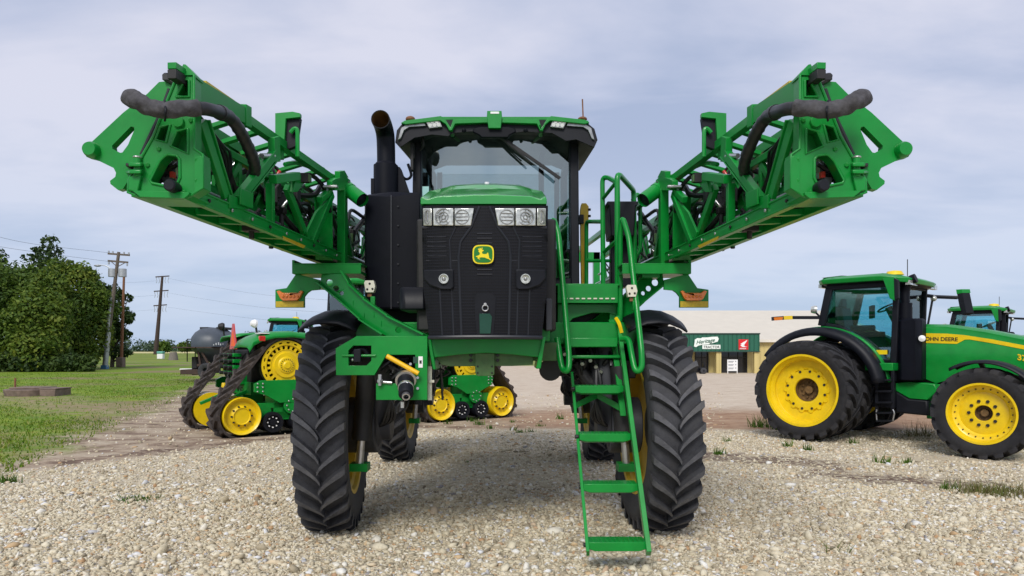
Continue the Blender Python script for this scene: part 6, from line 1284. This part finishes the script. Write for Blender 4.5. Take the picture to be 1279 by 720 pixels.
# shop sign: script word over a white board
m = MB(); blob = [(867.5, 433), (868.5, 427), (868.5, 424.5), (872, 422.5), (876, 423), (878, 421.8), (884, 421.8), (890, 421), (897, 420.8), (898.5, 423.5), (897, 427), (892, 428.5), (886, 430.3), (878, 430.8), (873, 432), (870, 434)]
m.prism([w_(*p) for p in blob], V((0, .05, 0))); m.bb(w_(878, 431), w_(900.5, 436.2, .05)); sg = bp_(m, 'shop_sign', mat('sign_white', (.80, .86, .80), .5))
e = w_(870, 430.3, -.02); txt('Heritage', .52, TEAL, sg, e, V((1, 0, .14)), V((0, 0, 1)), ext=.01, shear=.3, off=bo, bold=.004)
e = w_(879.3, 435.2, -.02); txt('TRACTOR', .34, BLACKP, sg, e, V((1, 0, 0)), V((0, 0, 1)), ext=.01, off=bo)
m = MB(); m.bb(w_(923.3, 424.2), w_(935.5, 437.2, .08)); rs = bp_(m, 'wing_sign', mat('sign_red', (.62, .012, .018), .4), bev=.02)
m = MB(); m.prism([w_(a, b, -.015) for a, b in ((925.5, 430), (929, 427.8), (934, 424.9), (933.6, 426.3), (931.6, 429), (930.5, 430.8), (929.6, 431.2), (931.5, 433.2), (934.5, 433.6), (928, 433.8), (925.4, 431.8), (927.2, 430.6))], V((0, .02, 0))); bp_(m, 'wing_mark', WHITE, rs)
e = w_(924.6, 436.4, -.015); txt('HONDA', .165, WHITE, rs, e, V((1, 0, 0)), V((0, 0, 1)), ext=.008, off=bo, bold=.004)
# doors and windows of the shop front
def win(name, x0, x1, y0, y1, nx, ny, door=False):
    yy = YB+.29; f0, f1 = P(x0, y0, YB), P(x1, y1, YB)
    m = MB(); fw = .07; xs = [f0.x+(f1.x-f0.x)*k/nx for k in range(nx+1)]
    for x in xs: m.bb((x-fw/2, yy-.10, f1.z), (x+fw/2, yy, f0.z))
    zs = [f0.z, f1.z]+([f0.z+(f1.z-f0.z)*.28] if ny > 1 else [])
    for z in zs:
        for k in range(nx): m.bb((xs[k]+fw/2, yy-.095, z-fw/2), (xs[k+1]-fw/2, yy-.005, z+fw/2))
    o = bp_(m, name, BLKD); m = MB(); m.bb((f0.x, yy-.04, f1.z), (f1.x, yy-.02, f0.z)); bp_(m, 'pane', DGL, o)
win('door', 870, 886, 439.5, 466, 2, 2); win('shop_window', 900.5, 934.5, 439.5, 466.5, 3, 2); win('shop_window', 836, 846, 439.5, 463, 1, 2)
m = MB()
for px in (857, 893, 939.5): m.bb((P(px-3, 0, YB).x, YB-1.5, zB-.2), (P(px+3, 0, YB).x, YB-1.1, b.z if False else P(0, 439, YB-1.6).z))
bp_(m, 'pillar', TANW)
# poster board in front of the shop window
so2 = V((P(915.5, 0, YB-2.2).x, YB-2.2, gz(21, YB-2.2))); pbd = thing('notice_board', 'white notice board with three lines of arrows in front of the shop window', 'sign', so2)
m = MB(); m.bb((-.5, -.03, .25), (.5, .03, 1.35)); m.bb((-.48, -.05, 0), (-.42, .05, 1.3)); m.bb((.42, -.05, 0), (.48, .05, 1.3)); m.build('panel', WHITE, pbd)
m = MB()
for k in range(3):
    z = 1.18-k*.32; m.bb((-.4, -.04, z-.03), (.12, -.031, z+.03)); m.bb((-.4, -.04, z-.11), (.05, -.031, z-.07)); m.prism([(.25, -.04, z-.06), (.40, -.04, z), (.25, -.04, z+.06)], V((0, .008, 0)))
m.build('arrow_lines', mat('grey_print', (.25, .26, .28), .6), pbd)
b0 = V((P(872, 0, YB-3).x, YB-3, gz(18, YB-3))); mw = thing('lawn_mower', 'dark riding lawn mower parked before the shop door', 'lawn mower', b0)
m = MB(); m.bb((-.7, -.35, .3), (.1, .35, .62)); m.bb((-.9, -.45, .12), (-.1, .45, .3)); m.build('body', BLKS, mw, bev=.08)
m = MB(); m.bb((.12, -.28, .45), (.55, .28, .6)); m.bb((.5, -.28, .6), (.62, .28, 1.05)); m.build('seat', BLK, mw, bev=.06)
for x, r in ((-.65, .2), (.45, .3)):
    for y in (-.42, .42): m = MB(); m.lathe([(.08, -.09), (r*.8, -.1), (r, -.06), (r, .06), (r*.8, .1), (.08, .09)], (x, y, r), (0, 1, 0), 18); m.build('wheel', RUB, mw)
# ---------------------------------------------------------------- weeds in the gravel
WEED = rndmat('weed_leaves', [(0, (.035, .09, .01)), (.6, (.07, .16, .015)), (1, (.15, .22, .03))], .6, .3, .2, 20)
DRY = rndmat('dry_grass', [(0, (.10, .085, .03)), (.5, (.20, .18, .07)), (.8, (.12, .17, .03)), (1, (.30, .24, .12))], .8, .2, .2, 20)
def weed(px, py, n, hgt, rad, label, group, m=WEED, wd=.022, spread=.9):
    Y = F*H/(py-HY); x = (px-CX)*Y/F; p = np.stack([npr.normal(0, rad, n), npr.normal(0, rad*.6, n), np.zeros(n)], 1)
    v, f = blades(n, p, hgt, wd, spread); o = npmesh('weed' if m is WEED else 'grass_tuft', v, f, np.repeat(npr.random(n), 3), m); o.location = (x, Y, gz(x, Y)); tag(o, label, 'weed' if m is WEED else 'grass tuft', group); return o
GW = 'small weeds sprouting from the gravel'
LW = 'small green weed sprouting from the pale gravel near the parked machines'
for px, py, s in ((971, 537, 1), (1010, 545, .8), (1021, 550, .7), (985, 558, .8), (1008, 562, .8), (1107, 578, 1), (1133, 577, .7), (1187, 612, .8), (598, 531, 1), (590, 527, .8), (612, 536, .6), (560, 530, .7), (641, 538, .6), (665, 540, .5), (640, 528, .5), (701, 524, .9), (736, 519, .9), (520, 529, .6), (899, 568, .8), (1065, 553, .6), (650, 541, .5), (675, 533, .5), (910, 552, .6)):
    weed(px, py, int(26*s)+8, .11*s+.03, .045*s+.015, LW, GW)
weed(951, 534, 70, .26, .13, 'tallest green weed in the gravel, in front of the large rear tractor tyre', GW)
weed(8, 603, 60, .10, .08, 'bright green weed at the left edge of the gravel', GW)
weed(172, 625, 110, .05, .12, 'flat dark green weed patch lying alone on the left gravel', GW, spread=2.0)
weed(584, 578-0, 8, .04, .03, 'tiny dark sprig on the shaded gravel under the sprayer', GW)
weed(1048, 690, 14, .10, .07, 'thin green sprig at the bottom right of the gravel', GW, wd=.012, spread=2)
weed(1254, 618, 420, .13, .24, 'patch of dry brown and green grass on the gravel at the right edge', 'grass tufts on the gravel', DRY, .012)
weed(1217, 616, 90, .15, .08, 'small green tuft left of the dry grass patch', 'grass tufts on the gravel', DRY, .012)
for px in (1143, 1160): weed(px, 545, 60, .30, .10, 'wispy dry stalk between the tractor front and rear wheels', 'dry stalks under the tractor', DRY, .008, .8)
